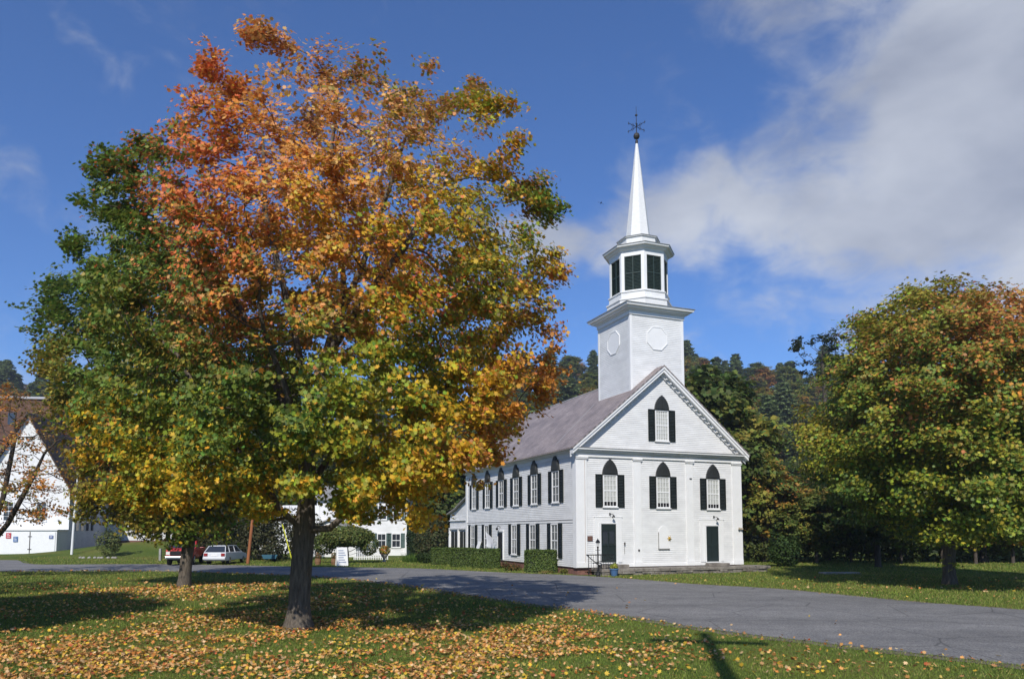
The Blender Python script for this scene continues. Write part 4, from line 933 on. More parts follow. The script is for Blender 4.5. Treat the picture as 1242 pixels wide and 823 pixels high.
wv.tube([(TCX, TCY, 30.75), (TCX, TCY, 30.8)], .09, 8)
d = Vector((cos(.9), sin(.9), .45)); o_ = Vector((TCX, TCY, 30.15)); wv.tube([o_-d*.5, o_-d*.1, o_+d*.45], [.02, .05, .02], 5); wv.tube([o_+d*.45+Vector((0, 0, .1)), o_+d*.55, o_+d*.35-Vector((0, 0, .12))], .025, 4)
wv.build('weathervane', M['iron'], church)

# annex behind the church
ax_ = MB()
ax_.prism([(.25, CL+.06, 0), (.25, CL+.06, 5.4), (.25, CL+1.5, 5.0), (.25, CL+3.2, 4.45), (.25, CL+5.2, 4.05), (.25, CL+5.2, 0)], (6, 0, 0))
clap(ax_, (.25, CL+.06, 0), (0, 1, 0), (-1, 0, 0), .3, 3.9, lambda z: 0, lambda z: 5.14)
annex = ax_.build('annex', M['clap'], church)
r_ = MB(); pr = [(CL+.06, 5.42), (CL+1.5, 5.02), (CL+3.2, 4.47), (CL+5.4, 4.03)]
for (y0, z0), (y1, z1) in zip(pr[:-1], pr[1:]): r_.prism([(-.05, y0, z0), (-.05, y1, z1), (-.05, y1, z1+.1), (-.05, y0, z0+.1)], (6.5, 0, 0))
r_.build('annex_roof', M['grey_metal'], annex)
r_ = MB(); r_.box(.1, .23, CL+.1, CL+5.2, 2.72, 2.85); r_.box(.12, .23, CL+.1, CL+5.2, 3.45, 3.52)
for y in (.1, 2.5, 5.0): r_.box(.1, .23, CL+y, CL+y+.22, 0, 2.7)
r_.build('porch_post', M['trim'], annex)
r_ = MB(); 
for y in (.5, 1.5, 2.95, 3.95): r_.box(.18, .222, CL+y, CL+y+.75, .3, 2.55)
r_.build('dark_shutter', M['shutter'], annex)

# ------------------------------------------------------------------ things round the church
def C2W(x, y, z=0): return Vector((CX+x*cos(YAW)-y*sin(YAW), CY+x*sin(YAW)+y*cos(YAW), z))
ter = empty('stone_terrace', (CX, CY, 0), YAW, 'low stone terrace of rough slabs along the foot of the church front', 'terrace')
sm = MB(); x = .9
while x < 13.1:
    wd = random.uniform(.7, 1.5); x1 = min(x+wd, 13.2); j = random.uniform(-.04, .04); sm.box(x+.01, x1-.01, -1.32+j, -.06, .2, .385+random.uniform(-.015, .012)); x = x1
sm.build('top_slab', M['stone'], ter, bevel=.02)
sm = MB(); 
for row in range(2):
    x = .95
    while x < 13.0:
        wd = random.uniform(.3, .9); x1 = min(x+wd, 13.0); sm.box(x+.015, x1-.015, -1.25+random.uniform(-.06, .05), -.3, -.05+row*.13, .07+row*.125); x = x1
sm.build('rubble_course', M['stone'], ter, bevel=.015)
sm = MB(); sm.box(1.2, 3.1, -.75, -.302, .388, .60); sm.build('door_step', M['stone'], ter, bevel=.02)
sm = MB(); sm.box(8.9, 10.5, -.7, -.3, .388, .56); sm.build('door_step', M['stone'], ter, bevel=.02)

lp = empty('lamp_post', C2W(.42, -1.75), YAW, 'short black lamp post with lantern in front of the left church corner', 'lamp post')
m_ = MB(); m_.lathe([(.11, 0), (.11, .12), (.06, .2), (.045, .3), (.04, 1.62), (.07, 1.66), (.03, 1.7)], (0, 0, 0), 10); m_.tube([(-.16, 0, 1.5), (.16, 0, 1.5)], .014, 5); m_.build('pole', M['black'], lp)
m_ = MB(); m_.lathe([(.07, 1.7), (.12, 1.92)], (0, 0, 0), 6); m_.build('lantern_glass', mat('lantern_glass', (.6, .6, .58), .2, .5), lp)
m_ = MB(); m_.lathe([(.16, 1.92), (.14, 1.97), (.08, 2.06), (.03, 2.1), (.02, 2.16)], (0, 0, 0), 6); m_.build('lantern_cap', M['black'], lp)
rl = empty('iron_railing', C2W(.0, -1.25), YAW, 'black iron railing beside the steps at the left church corner', 'railing')
m_ = MB(); m_.box(-.05, 1.75, -.03, .03, 1.18, 1.24); m_.tube([(.0, 0, 1.18), (1.05, 0, .38)], .025, 5); m_.tube([(.35, 0, .72), (1.7, 0, 1.0), (1.1, 0, 1.16)], .025, 5)
m_.tube([(.1, 0, .35), (1.75, 0, .35)], .02, 5); m_.build('top_rail', M['black'], rl)
m_ = MB()
for k in range(11): m_.tube([(.1+k*.16, 0, .05 if k % 5 == 0 else .36), (.1+k*.16, 0, 1.18)], .012 if k % 5 else .022, 5)
m_.build('baluster', M['black'], rl)

def foliage_blob(name, parent, shapes, n, size, cols, m, seed, tm=LEAF6, tf=LEAF6_F, lay=.0):
    rg2 = np.random.default_rng(seed); pts = blob_points(shapes, n, rg2, .7); pts[:, 2] = np.maximum(pts[:, 2], .02)
    c = np.array(cols)[rg2.integers(0, len(cols), n)]*np.clip(1+rg2.normal(size=n)*.2, .5, 1.6)[:, None]
    ce = np.array([np.mean([s[0] for s in shapes]), np.mean([s[1] for s in shapes]), np.mean([s[2] for s in shapes])]); ow = pos_n = pts-ce; ow = ow/(np.linalg.norm(ow, axis=1)[:, None]+1e-6)
    me = multi(name, tm, tf, pts, rot_mats(n, (0, 0, .5), .6, ow), rg2.uniform(.7, 1.3, n)*size, c, m); return link(name, me, parent)
pt = empty('flower_pot', C2W(1.55, -1.6), YAW, 'blue pot with a yellow green plant on the grass below the glazed church door', 'flower pot')
m_ = MB(); m_.lathe([(.17, 0), (.24, .36), (.27, .36), (.27, .43), (.235, .43), (.22, .38), (.2, .36)], (0, 0, 0), 18); m_.build('pot', mat('blue_glaze', (.06, .13, .27), .35, .5), pt, smooth=False)
foliage_blob('plant', pt, [(0, 0, .52, .24, .24, .17, 1), (.05, 0, .66, .12, .12, .12, 1)], 260, .1, [(.35, .33, .05), (.22, .28, .04)], M['leaf'], 1)

# clipped hedges: boxes of dense small leaves
def hedge(label, x0, x1, yc, dep, h, seed, group='clipped hedges along the church wall', rz=0):
    w_ = x1-x0; t_ = empty('hedge', ((x0+x1)/2, yc, 0), rz, label, 'hedge', group)
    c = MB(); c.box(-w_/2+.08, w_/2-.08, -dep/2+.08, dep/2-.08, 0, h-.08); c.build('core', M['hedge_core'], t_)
    rg2 = np.random.default_rng(seed); n = int(5200*(w_*h+w_*dep+dep*h)/4.5); q = rg2.uniform(-1, 1, (n, 3))
    f = rg2.choice(5, n, p=np.array([w_*h, w_*h, dep*h, dep*h, w_*dep])/(2*w_*h+2*dep*h+w_*dep))
    P_ = q*np.array([w_/2, dep/2, h/2])+np.array([0, 0, h/2])
    dpt = rg2.uniform(-.1, .015, n)
    P_[f == 0, 1] = -dep/2; P_[f == 1, 1] = dep/2; P_[f == 2, 0] = -w_/2; P_[f == 3, 0] = w_/2; P_[f == 4, 2] = h
    nr = np.zeros((n, 3)); nr[f == 0, 1] = -1; nr[f == 1, 1] = 1; nr[f == 2, 0] = -1; nr[f == 3, 0] = 1; nr[f == 4, 2] = 1
    # round the long edges
    rd = np.clip((P_[:, 2]-(h-.22))/.22, 0, 1)**2*.12; P_[f != 4] -= nr[f != 4]*rd[f != 4][:, None]
    e1 = np.clip((np.abs(P_[:, 0])-(w_/2-.22))/.22, 0, 1)**2; e2 = np.clip((np.abs(P_[:, 1])-(dep/2-.22))/.22, 0, 1)**2
    P_[f == 4, 2] -= (np.maximum(e1, e2)*.1)[f == 4]; P_[f <= 1, 1] -= np.sign(P_[f <= 1, 1])*(e1*.12)[f <= 1]
    P_ += nr*(dpt+noise3(P_, .5, seed)*.03)[:, None]
    c_ = np.array([(.055, .095, .018), (.08, .125, .024), (.11, .15, .03)])[rg2.integers(0, 3, n)]*np.clip(1+rg2.normal(size=n)*.25, .4, 1.7)[:, None]
    link('foliage', multi('foliage', LEAF6, LEAF6_F, P_, rot_mats(n, (0, 0, .3), .55, nr), rg2.uniform(.05, .1, n), c_, M['hedge']), t_)
hedge('square clipped dark green hedge nearest the front corner of the church', 1.95, 3.95, 45.6, 1.3, 1.38, 1, rz=0.0)
hedge('clipped hedge beside the side door of the church, right one of the joined pair', -1.45, .45, 50.6, 1.2, 1.36, 2)
hedge('clipped hedge touching its taller right neighbour, second from the side door', -3.05, -1.42, 52.6, 1.2, 1.36, 3)
hedge('leftmost clipped hedge, in front of the annex', -4.75, -3.05, 55.5, 1.2, 1.3, 4)

# low plants
def low_plant(kind, label, x, y, r, h, cols, n, seed, cat='plant', group=None, size=.1, blades=False):
    if blades:
        rg2 = np.random.default_rng(seed); k = n; a = rg2.uniform(0, 6.28, k); rr = r*np.sqrt(rg2.uniform(0, 1, k)); p = np.stack([rr*np.cos(a), rr*np.sin(a)*.6, np.zeros(k)], 1)
        nr = np.stack([np.cos(a)*.4, np.sin(a)*.4, np.ones(k)], 1)+rg2.normal(size=(k, 3))*.25; nr /= np.linalg.norm(nr, axis=1)[:, None]
        t = rg2.normal(size=(k, 3)); t -= nr*(t*nr).sum(1)[:, None]; t /= np.linalg.norm(t, axis=1)[:, None]; rot = np.stack([t, nr, np.cross(t, nr)], -1)
        sz = np.stack([np.full(k, size), h*rg2.uniform(.6, 1.1, k), np.ones(k)], 1); T = BLADE
        co = np.einsum('nij,nvj->nvi', rot, T[None]*sz[:, None, :])+p[:, None]
        me = multi(kind, T, BLADE_F, np.zeros((k, 3)), np.tile(np.eye(3), (k, 1, 1)), np.ones(k), np.array(cols)[rg2.integers(0, len(cols), k)], M['leaf_dull']); me.vertices.foreach_set('co', co.astype(np.float32).ravel()); me.update()
        o = link(kind, me, None, (x, y, 0))
    else:
        rl_ = random.Random(seed); sh_ = [(0, 0, h*.42, r*.75, r*.6, h*.42, 1)]
        for _ in range(6): a = rl_.uniform(0, 6.28); q = r*rl_.uniform(.35, .75); e = rl_.uniform(.24, .42); zz = rl_.uniform(.25, .8)*h; sh_.append((cos(a)*q, sin(a)*q*.7, min(zz, h*(1-e*.6)), r*e, r*e*.8, h*e*.8, 1.4))
        o = foliage_blob(kind, None, sh_, n, size, cols, M['leaf_dull'], seed); o.location = (x, y, float(gz(x, y)))
    tag(o, label, cat, group); return o
RB = [(.12, .06, .03), (.2, .12, .04), (.08, .09, .03)]
low_plant('flower_bed', 'withered brown and green flowers between the front hedge and the side door', 1.15, 47.6, .8, .55, RB, 500, 5, 'plants')
low_plant('flower_bed', 'yellowing low plants right of the front hedge by the brick foundation', 4.35, 44.3, .5, .35, [(.2, .19, .04), (.12, .13, .03)], 260, 6, 'plants')
low_plant('flower_bed', 'dark reddish low plants round the foot of the lamp post', 5.6, 43.3, .42, .4, [(.05, .03, .02), (.09, .07, .03)], 420, 7, 'plants', size=.08)
low_plant('flower_bed', 'small yellow green plants in front of the front hedge', 3.2, 44.5, .6, .2, [(.16, .17, .04), (.2, .15, .05)], 160, 8, 'plants')
low_plant('daylily_clump', 'bright green clump of long leaves right of the flower urn', -6.3, 60.0, 1.25, .85, [(.10, .18, .03), (.07, .13, .025)], 420, 9, 'plants', size=.06, blades=True)
low_plant('green_shrub', 'green shrub at the right corner of the church behind the terrace', 21.0, 52.5, 1.5, 2.6, [(.04, .08, .02), (.06, .1, .025)], 2200, 10, 'shrub', size=.17)
low_plant('green_shrub', 'low dark mound shrub left of the clipped hedges', -5.4, 58.2, .9, 1.0, [(.03, .055, .015), (.045, .07, .02)], 1100, 11, 'shrub', size=.12)
low_plant('green_shrub', 'grey green bush reaching up between white house and annex', -5.2, 61.5, 1.7, 4.2, [(.09, .11, .045), (.06, .08, .035), (.12, .11, .05)], 3800, 12, 'shrub', size=.16)
low_plant('green_shrub', 'slim dark evergreen shrub at the right corner of the white house', -8.0, 72, .9, 4.5, [(.03, .055, .02), (.045, .07, .025)], 1900, 13, 'shrub', size=.18)
low_plant('green_shrub', 'wispy willow like shrub on the mound beside the white flagpole', -35.8, 67.5, 1.5, 2.9, [(.10, .13, .04), (.14, .15, .05)], 1500, 14, 'shrub', size=.16)
k = 0
for px, d, r, h, c1 in [(243, 66, 2.6, 4.8, 0), (268, 67, 2.6, 5.6, 1), (292, 66, 2.4, 5.2, 0), (315, 64, 2.4, 5.0, 1), (340, 66, 2.6, 5.0, 0), (372, 66, 2.2, 4.4, 1), (178, 78, 2.4, 3.6, 0), (262, 62.5, 1.2, 2.0, 1), (333, 62, 1.2, 1.8, 0)]:
    lb = ['dark shrub behind the red truck', 'tall olive shrub just behind the white car', 'olive shrub right of the white car', 'olive shrub behind the leaning orange pole', 'dark shrub right of the leaning orange pole', 'shrub behind the yellow guy wire guard', 'dark shrub between the hall wing and the truck', 'low shrub hidden behind the white car', 'low dark shrub behind the blue cart'][k]
    low_plant('olive_shrub', lb, fpx(px, d), d, r, h, [[(.05, .06, .025), (.08, .075, .035), (.035, .045, .02)], [(.08, .085, .035), (.11, .10, .05), (.05, .055, .025)]][c1], int(900*r*h/4), 20+k, 'shrub', 'shrubs behind the parked vehicles', .2); k += 1

for k, (px, d, r, h) in enumerate([(908, 60, 1.7, 2.4), (922, 62, 1.6, 2.2), (935, 59.5, 1.6, 2.2), (962, 61, 1.8, 2.6), (990, 60.5, 1.7, 2.2), (1018, 61, 1.9, 2.8), (1045, 61.5, 1.8, 2.4), (1072, 61, 1.9, 2.6), (1100, 60, 1.8, 2.3), (1128, 61, 2.0, 2.7), (1155, 60, 1.8, 2.4), (1182, 61, 2.0, 2.6), (1210, 60, 1.9, 2.5), (1238, 61, 2.0, 2.8), (1268, 60, 2.0, 2.6), (1300, 61, 2.1, 2.8)]):
    low_plant('wood_edge_bush', 'dark bush filling the shaded edge of the wood behind the right lawn', fpx(px, d), d, r, h, [(.09, .12, .03), (.13, .145, .04), (.06, .085, .025)], int(620*r*h/4), 60+k, 'shrub', 'dark bushes along the wood edge', .24)

# white cloth by the side door, leaning board
def W2(x, y, z): return C2W(x, y, z)
fg = empty('white_flag', C2W(-.1, 12.7, 0), YAW, 'white flag drooping from a short pole beside the church side door', 'flag')
m_ = MB(); m_.tube([(0, 0, 1.75), (-.95, -.35, 2.5)], .018, 6); m_.build('pole', M['trim'], fg)
n1, n2 = 12, 10; vv = []; ff = []
for i in range(n1+1):
    for j in range(n2+1):
        s, t2 = i/n1, j/n2; top = Vector((-.95, -.35, 2.5)).lerp(Vector((-.25, -.1, 1.95)), s)
        vv.append((top.x+.10*sin(9*s+3*t2)*t2, top.y+.06*cos(8*s)*t2-.1*t2, top.z-t2*(1.05-.25*s)+.04*sin(12*s)*t2))
for i in range(n1):
    for j in range(n2): a = i*(n2+1)+j; ff.append((a, a+1, a+n2+2, a+n2+1))
me = bpy.data.meshes.new('cloth'); me.from_pydata(vv, [], ff); me.materials.append(mat('white_cloth', (.75, .77, .82), .8, .1, trans=.2)); me.polygons.foreach_set('use_smooth', [True]*len(ff)); me.update(); fc = link('cloth', me, fg)
sd_ = fc.modifiers.new('thickness', 'SOLIDIFY'); sd_.thickness = .006
lb = MB(); lb.prism([(-.75, 15.75, 0), (-.75, 16.35, 0), (-.12, 16.35, 1.75), (-.12, 15.75, 1.75)], (-.05, 0, .01)); lbo = lb.build('leaning_board', M['white'], None, (CX, CY, 0), YAW, bevel=.008); tag(lbo, 'white board leaning on the church wall between two ground floor windows behind the hedge', 'board')
bt = MB(); bt.box(-.1, -.06, 15.74, 16.36, 1.72, 1.78); bt.build('top_edge', M['grey_metal'], lbo)

# ------------------------------------------------------------------ white house in the distance
hx0, hx1, hy = -18.5, -9.15, 76.0; ZG = float(gz(-14, 77))
hs = empty('white_house', (hx0, hy, 0), 0, 'white clapboard house with green shutters half hidden by the big maple', 'house')
HW = hx1-hx0
m_ = MB(); m_.box(0, HW, 0, 8, -.3, 5.95); clap(m_, (0, 0, 0), (1, 0, 0), (0, -1, 0), .4, 5.95, lambda z: 0, lambda z: HW, .15, .02); clap(m_, (HW, 0, 0), (0, 1, 0), (1, 0, 0), .4, 5.95, lambda z: 0, lambda z: 8, .15, .02)
m_.prism([(0, 0, 5.952), (0, 8, 5.952), (0, 4, 7.6)], (HW, 0, 0)); m_.build('wall', M['clap'], hs)
m_ = MB(); m_.box(-.05, HW+.05, -.06, 0, -.3, .38); m_.box(-.04, .2, -.06, 0, .382, 5.9); m_.box(HW-.2, HW+.04, -.06, 0, .382, 5.9); m_.box(-.1, HW+.1, -.1, 0, 5.75, 5.95); m_.build('corner_board', M['trim'], hs)
for s in (-1, 1):
    y0 = -.45 if s < 0 else 8.45
    rm_ = MB(); rm_.prism([(-.4, y0, 5.82), (-.4, 4, 7.66), (-.4, 4, 7.78), (-.4, y0, 5.94)], (HW+.8, 0, 0)); ro = rm_.build('roof', M['grey_metal'], hs)
cm = MB(); cm.box(5.5, 6.2, 1.0, 1.7, 5.9, 7.9); cm.box(5.42, 6.28, .92, 1.78, 7.7, 7.86); cm.build('chimney', mat('chimney_brick', (.2, .17, .15), .9, var=.5, scale=6), hs)
M['shutter_g'] = mat('green_shutter', (.07, .12, .11), .6, .2, var=.2, scale=4)
def hwin(x, z, w_, h, y=0):
    parts = window_mesh(w_, h, False, .42, 2, 1, 'glass'); fr = None
    for i, (n_, mb_, mt_) in enumerate(parts):
        mtl = M['shutter_g'] if n_ == 'shutter' else M[mt_]
        o_ = mb_.build('window' if i == 0 else n_, mtl, hs if i == 0 else fr, (x, y, z) if i == 0 else (0, 0, 0))
        if i == 0: fr = o_
for px in (443, 464, 482, 425): hwin(fpx(px, hy)-hx0, 3.75, .95, 1.5)
for px in (463.5, 481): hwin(fpx(px, hy)-hx0, .85, .95, 1.45)
pw = MB(); pw.prism([(-.4, -4.2, 0), (-.4, -4.2, 2.5), (2.2, -4.2, 3.6), (4.7, -4.2, 2.5), (4.7, -4.2, 0)], (0, 4.15, 0)); po = pw.build('porch', M['clap'], hs)
pw = MB()
for s in (-1, 1): pw.prism([(2.15, -4.5, 3.62), (2.15+s*2.95, -4.5, 2.42), (2.15+s*2.95, -4.5, 2.54), (2.15, -4.5, 3.74)], (0, 4.4, 0))
pw.build('porch_roof', M['grey_metal'], po)
pw = MB(); pw.box(4.72, 4.9, -4.3, -4.1, 0, 2.5); pw.box(6.2, 6.35, -4.0, -3.85, 0, 2.4); pw.box(-.45, -.3, -4.35, -4.2, 0, 2.5); pw.build('porch_post', M['trim'], po)
lw = MB(); lw.box(-6.5, -.01, 1.5, 7.5, -.3, 4.2); lw.prism([(-6.5, 1.5, 4.202), (-6.5, 7.5, 4.202), (-6.5, 4.5, 5.4)], (6.49, 0, 0)); lwo = lw.build('side_wing', M['clap'], hs)

# weeping tree in front of the house
wt = make_tree(88, 3.4, [(0, 0, 2.35, 2.5, 1.9, .75, 1), (-1.6, 0, 1.5, .95, 1.2, .8, 1), (1.7, 0, 1.45, .85, 1.2, .8, 1), (0, 0, 2.75, 1.4, 1.2, .5, 1)], [(0, 0, -.1), (.1, 0, .7), (0, 0, 1.6)], 500, 3000, .12, colmix([((.13, .17, .04), 2), ((.09, .13, .035), 2), ((.19, .19, .05), 1)], 9, .5), .12, .25, .35, 2, LEAF6, LEAF6_F, .16, 'bark_dark', 'leaf_dull', .008, thr=.03)
wcs = [(0, 0, 2.2, 2.3, 1.7, .85, 1.4), (-1.7, 0, 1.6, .95, 1.2, .9, 1.2), (1.8, 0, 1.5, .8, 1.1, .85, 1.2), (-.9, -.4, 2.0, 1.2, 1.2, .8, 1), (.9, -.4, 2.1, 1.2, 1.2, .8, 1)]
wo_ = foliage_blob('crown', None, wcs, 9000, .15, [(.13, .17, .04), (.09, .13, .035), (.18, .18, .05)], M['leaf_dull'], 90); wt = (wt[0], wo_.data); bpy.data.objects.remove(wo_)
plant('weeping_tree', wt, fpx(421, 58.5), 58.5, 0, 1.0, 'low umbrella shaped weeping tree in front of the white house porch', z=0)

# lattice sign, barrels, urn, picket fence
an = empty('sandwich_board', (fpx(415.5, 54), 54, 0), .35, 'white folding board with blue grey lines standing on the grass under the weeping tree', 'sign')
for s, lb_ in ((-1, 'front'), (1, 'rear')):
    m_ = MB(); m_.prism([(-.42, s*.42, 0), (.42, s*.42, 0), (.38, s*.04, 1.35), (-.38, s*.04, 1.35)], (0, s*.03, .01)); m_.build('panel', M['white'], an)
m_ = MB()
for k in range(6): z = .25+k*.17; y = -.42+.38*z/1.35-.045; m_.prism([(-.28, y, z), (.26-.08*(k % 3), y, z), (.26-.08*(k % 3), y+.018, z+.065), (-.28, y+.018, z+.065)], (0, -.006, 0))
m_.build('faded_lettering', mat('blue_grey_ink', (.25, .30, .42), .7), an)
for i, (px, d, lbx) in enumerate([(387, 55.5, 'small wooden tub with withered plant at the left of the white folding board'), (406.5, 55.2, 'small wooden tub standing against the white folding board')]):
    b_ = empty('wooden_tub', (fpx(px, d), d, 0), 0, lbx, 'planter', 'wooden tubs by the folding board')
    m_ = MB(); m_.lathe([(.2, 0), (.25, .25), (.22, .5), (.19, .48), (.18, .4)], (0, 0, 0), 14); m_.build('tub', mat('tub_wood_%d' % i, (.22, .12, .06), .8, var=.3), b_)
    foliage_blob('plant', b_, [(0, 0, .7, .25, .25, .25, 1)], 160, .1, [(.25, .12, .04), (.1, .1, .03)], M['leaf_dull'], 30+i)
ur = empty('flower_urn', (fpx(467, 61), 61, 0), 0, 'pale urn overflowing with yellow and orange flowers before the white house', 'urn')
m_ = MB(); m_.lathe([(.2, 0), (.2, .06), (.08, .14), (.1, .25), (.28, .5), (.32, .62), (.28, .6), (.24, .5)], (0, 0, 0), 14); m_.build('urn', M['concrete'], ur)
foliage_blob('flowers', ur, [(0, 0, .95, .5, .4, .4, 1)], 600, .12, [(.5, .35, .04), (.45, .15, .03), (.15, .2, .03), (.2, .25, .04)], M['leaf'], 33)
pf = empty('picket_fence', (fpx(430, 64), 64, 0), 0, 'low white picket fence behind the weeping tree', 'fence')
m_ = MB(); m_.box(0, 3.0, -.02, .02, .25, .33); m_.box(0, 3.0, -.02, .02, .62, .7); m_.build('rail', M['white'], pf)
m_ = MB()
for k in range(20): m_.box(k*.155, k*.155+.08, -.045, -.021, .05, .85)
m_.build('picket', M['white'], pf)

# ------------------------------------------------------------------ white hall at the left
ha = R_(10); hb = at(82, 671, 84.0); hall = empty('white_hall', (hb.x, 84.0, 0), ha, 'white gabled hall with steep dark roof at the left edge behind the half bare maple', 'hall')
Wd = 9.6; ze = 7.3; zpk = at(28, 504, 85).z
m_ = MB(); m_.prism([(-Wd, 0, -.3), (0, 0, -.3), (0, 0, ze), (-Wd/2, 0, zpk-.3), (-Wd, 0, ze)], (0, 22, 0))
sh_ = (zpk-.3-ze)/(Wd/2)
clap(m_, (-Wd, 0, 0), (1, 0, 0), (0, -1, 0), 0, ze, lambda z: 0, lambda z: Wd, .16, .02); clap(m_, (-Wd, 0, 0), (1, 0, 0), (0, -1, 0), ze, zpk-.4, lambda z: (z-ze)/sh_, lambda z: Wd-(z-ze)/sh_, .16, .02)
m_.build('wall', M['clap'], hall)
M['hall_roof'] = mat('brown_roof', (.12, .085, .07), .8, .1, var=.4, scale=2)
for s in (-1, 1):
    x0 = -Wd/2; x1 = x0+s*(Wd/2+.7); zl = zpk-.15-sh_*(Wd/2+.7)
    m_ = MB(); m_.prism([(x0, -.6, zpk-.15), (x1, -.6, zl), (x1, -.6, zl+.22), (x0, -.6, zpk+.1)], (0, 23.2, 0)); m_.build('roof', M['hall_roof'], hall)
gr = MB(); gr.box(-Wd-.3, 0, -3.2, -.03, -.2, 2.62); gr.build('garage', M['white'], hall)
gr2 = MB(); gr2.box(-Wd-.45, .1, -3.35, -.03, 2.622, 2.72); gr2.build('garage_roof', M['trim'], hall)
g3 = MB()
for x in (-6.9, -2.65): g3.box(x, x+(4.15 if x < -5 else 2.5), -3.25, -3.205, .02, 2.42)
g3.build('garage_door', mat('garage_door', (.8, .8, .79), .6, var=.05), hall)
g3 = MB(); g3.box(-2.74, -2.68, -3.27, -3.21, .02, 2.45); 
for z in (.5, 1.9): g3.box(-2.9, -2.5, -3.28, -3.252, z, z+.08)
g3.build('hinge', M['iron'], hall)
for x, z, w_, h in ((-2.95, 3.7, 1.1, 2.2), (-6.4, 3.7, 1.1, 2.2)):
    for i, (n_, mb_, mt_) in enumerate(window_mesh(w_, h, False, 0, 2, 2, 'glass')):
        o_ = mb_.build('window' if i == 0 else n_, M[mt_], hall if i == 0 else fr, (x, 0, z) if i == 0 else (0, 0, 0))
        if i == 0: fr = o_
for y in (2.0, 3.6, 5.2, 6.8): sw_ = MB(); sw_.box(.021, .05, y, y+.8, 2.6, 4.6); sw_.build('window', M['glass'], hall)
for i, (x, z, w_, h, c_, lbx) in enumerate([(-5.1, 1.75, .5, .6, (.5, .06, .07), 'red square notice on the white garage doors of the hall'), (-4.35, 1.35, .45, .6, (.1, .18, .36), 'blue notice right of the red one on the hall garage'), (-.75, 1.7, .42, .36, (.12, .16, .32), 'small blue notice at the right end of the hall garage')]):
    s_ = MB(); s_.box(x, x+w_, -3.31, -3.285, z, z+h); o_ = s_.build('notice_sign', mat('notice_%d' % i, c_, .5), None, (hb.x, 84.0, 0), ha); tag(o_, lbx, 'sign')
    s_ = MB(); 
    for k in range(3): s_.box(x+.1, x+w_-.1-.1*(k == 2), -3.318, -3.311, z+.12+k*.16, z+.17+k*.16)
    s_.build('lettering', M['trim'], o_)
wg = empty('hall_wing', (-51.2, 96, 0), R_(6), 'low white wing with dark window and dark foundation on the bank behind the flagpole', 'building')
m_ = MB(); m_.box(0, 9.5, 0, 6, 1.3, 4.6); m_.prism([(0, 0, 4.602), (0, 6, 4.602), (0, 3, 6.2)], (9.5, 0, 0)); m_.build('wall', M['clap'], wg)
m_ = MB(); m_.box(.02, 13, .03, 6, -1, 1.298); m_.build('foundation', M['brick_f'], wg)
m_ = MB(); m_.box(1.6, 2.6, -.03, -.001, 2.6, 3.6); m_.build('window', M['glass'], wg)
for s in (-1, 1):
    y0 = -.4 if s < 0 else 6.4; m_ = MB(); m_.prism([(-.2, y0, 4.42), (-.2, 3, 6.25), (-.2, 3, 6.37), (-.2, y0, 4.54)], (10, 0, 0)); m_.build('roof', mat('grey_roof', (.2, .19, .185), .8), wg)
bb = empty('brick_building', (-84, 108, float(gz(-78, 112))-2), R_(8), 'brown building with a long pale roof edge rising behind the hall gable', 'building')
bt_ = at(25, 484, 110).z-(float(gz(-78, 112))-2)
m_ = MB(); m_.box(0, 16.2, 0, 10, 0, bt_); m_.build('wall', mat('brown_siding', (.15, .085, .06), .9, .1, var=.3, scale=1.5), bb)
m_ = MB(); m_.box(-.3, 16.5, -.3, 10.3, bt_+.002, bt_+.35); m_.build('roof', mat('pale_roof_edge', (.4, .4, .42), .6), bb)
for x in (2, 6, 10, 13.5): m_ = MB(); m_.box(x, x+1.1, -.04, -.001, bt_-4, bt_-2.2); m_.build('window', M['glass'], bb)
fp = empty('flagpole', (fpx(89.5, 69.5), 69.5, 0), 0, 'white flagpole on the grass before the shaded side of the hall', 'flagpole')
m_ = MB(); m_.tube([(0, 0, 0), (.12, 0, 4.5), (.35, 0, 9.5)], [.12, .1, .05], 10); m_.lathe([(.2, 0), (.2, .15), (.13, .2)], (0, 0, 0), 10); m_.build('pole', M['white'], fp)
m_ = MB(); m_.lathe([(.0, 0), (.1, .08), (.0, .18)], (.35, 0, 9.5), 8); m_.build('finial', mat('finial_gold', (.5, .35, .1), .4, metal=.8), fp)

# ------------------------------------------------------------------ vehicles
def wheel(parent, x, y, r, wd, rim):
    m1 = MB()
    def disc(mb, r0, prof):
        n = 18; b = len(mb.v)
        for rr, yy in prof:
            for k in range(n): a = 2*pi*k/n; mb.v.append((x+rr*cos(a), y+yy, r0+rr*sin(a)))
        for i in range(len(prof)-1):
            for k in range(n): mb.f.append((b+i*n+k, b+i*n+(k+1) % n, b+(i+1)*n+(k+1) % n, b+(i+1)*n+k)); mb.m.append(0)
    disc(m1, r, [(.01, -wd/2), (r*.9, -wd/2), (r, -wd/2+.04), (r, wd/2-.04), (r*.9, wd/2), (.01, wd/2)])
    o = m1.build('wheel', M['tyre'], parent); s = -1 if y < 0 else 1
    m2 = MB(); disc(m2, r, [(.01, s*(wd/2+.02)), (r*.3, s*(wd/2+.02)), (r*.55, s*(wd/2+.004)), (r*.62, s*(wd/2+.012)), (r*.64, s*wd/2)]); m2.build('rim', rim, o)
M['tyre'] = mat('tyre', (.018, .018, .018), .85, .1)
M['chrome'] = mat('chrome', (.6, .6, .6), .2, .5, metal=.9)
M['red_paint'] = mat('red_paint', (.50, .035, .03), .25, .6)
M['silver'] = mat('white_car_paint', (.62, .64, .67), .25, .6)
M['lamp_w'] = mat('headlamp', (.7, .7, .65), .15, .8); M['lamp_r'] = mat('tail_lamp', (.25, .015, .015), .2, .7)
def extr(mb, prof, y0, y1): mb.prism([(x, y0, z) for x, z in prof], (0, y1-y0, 0))
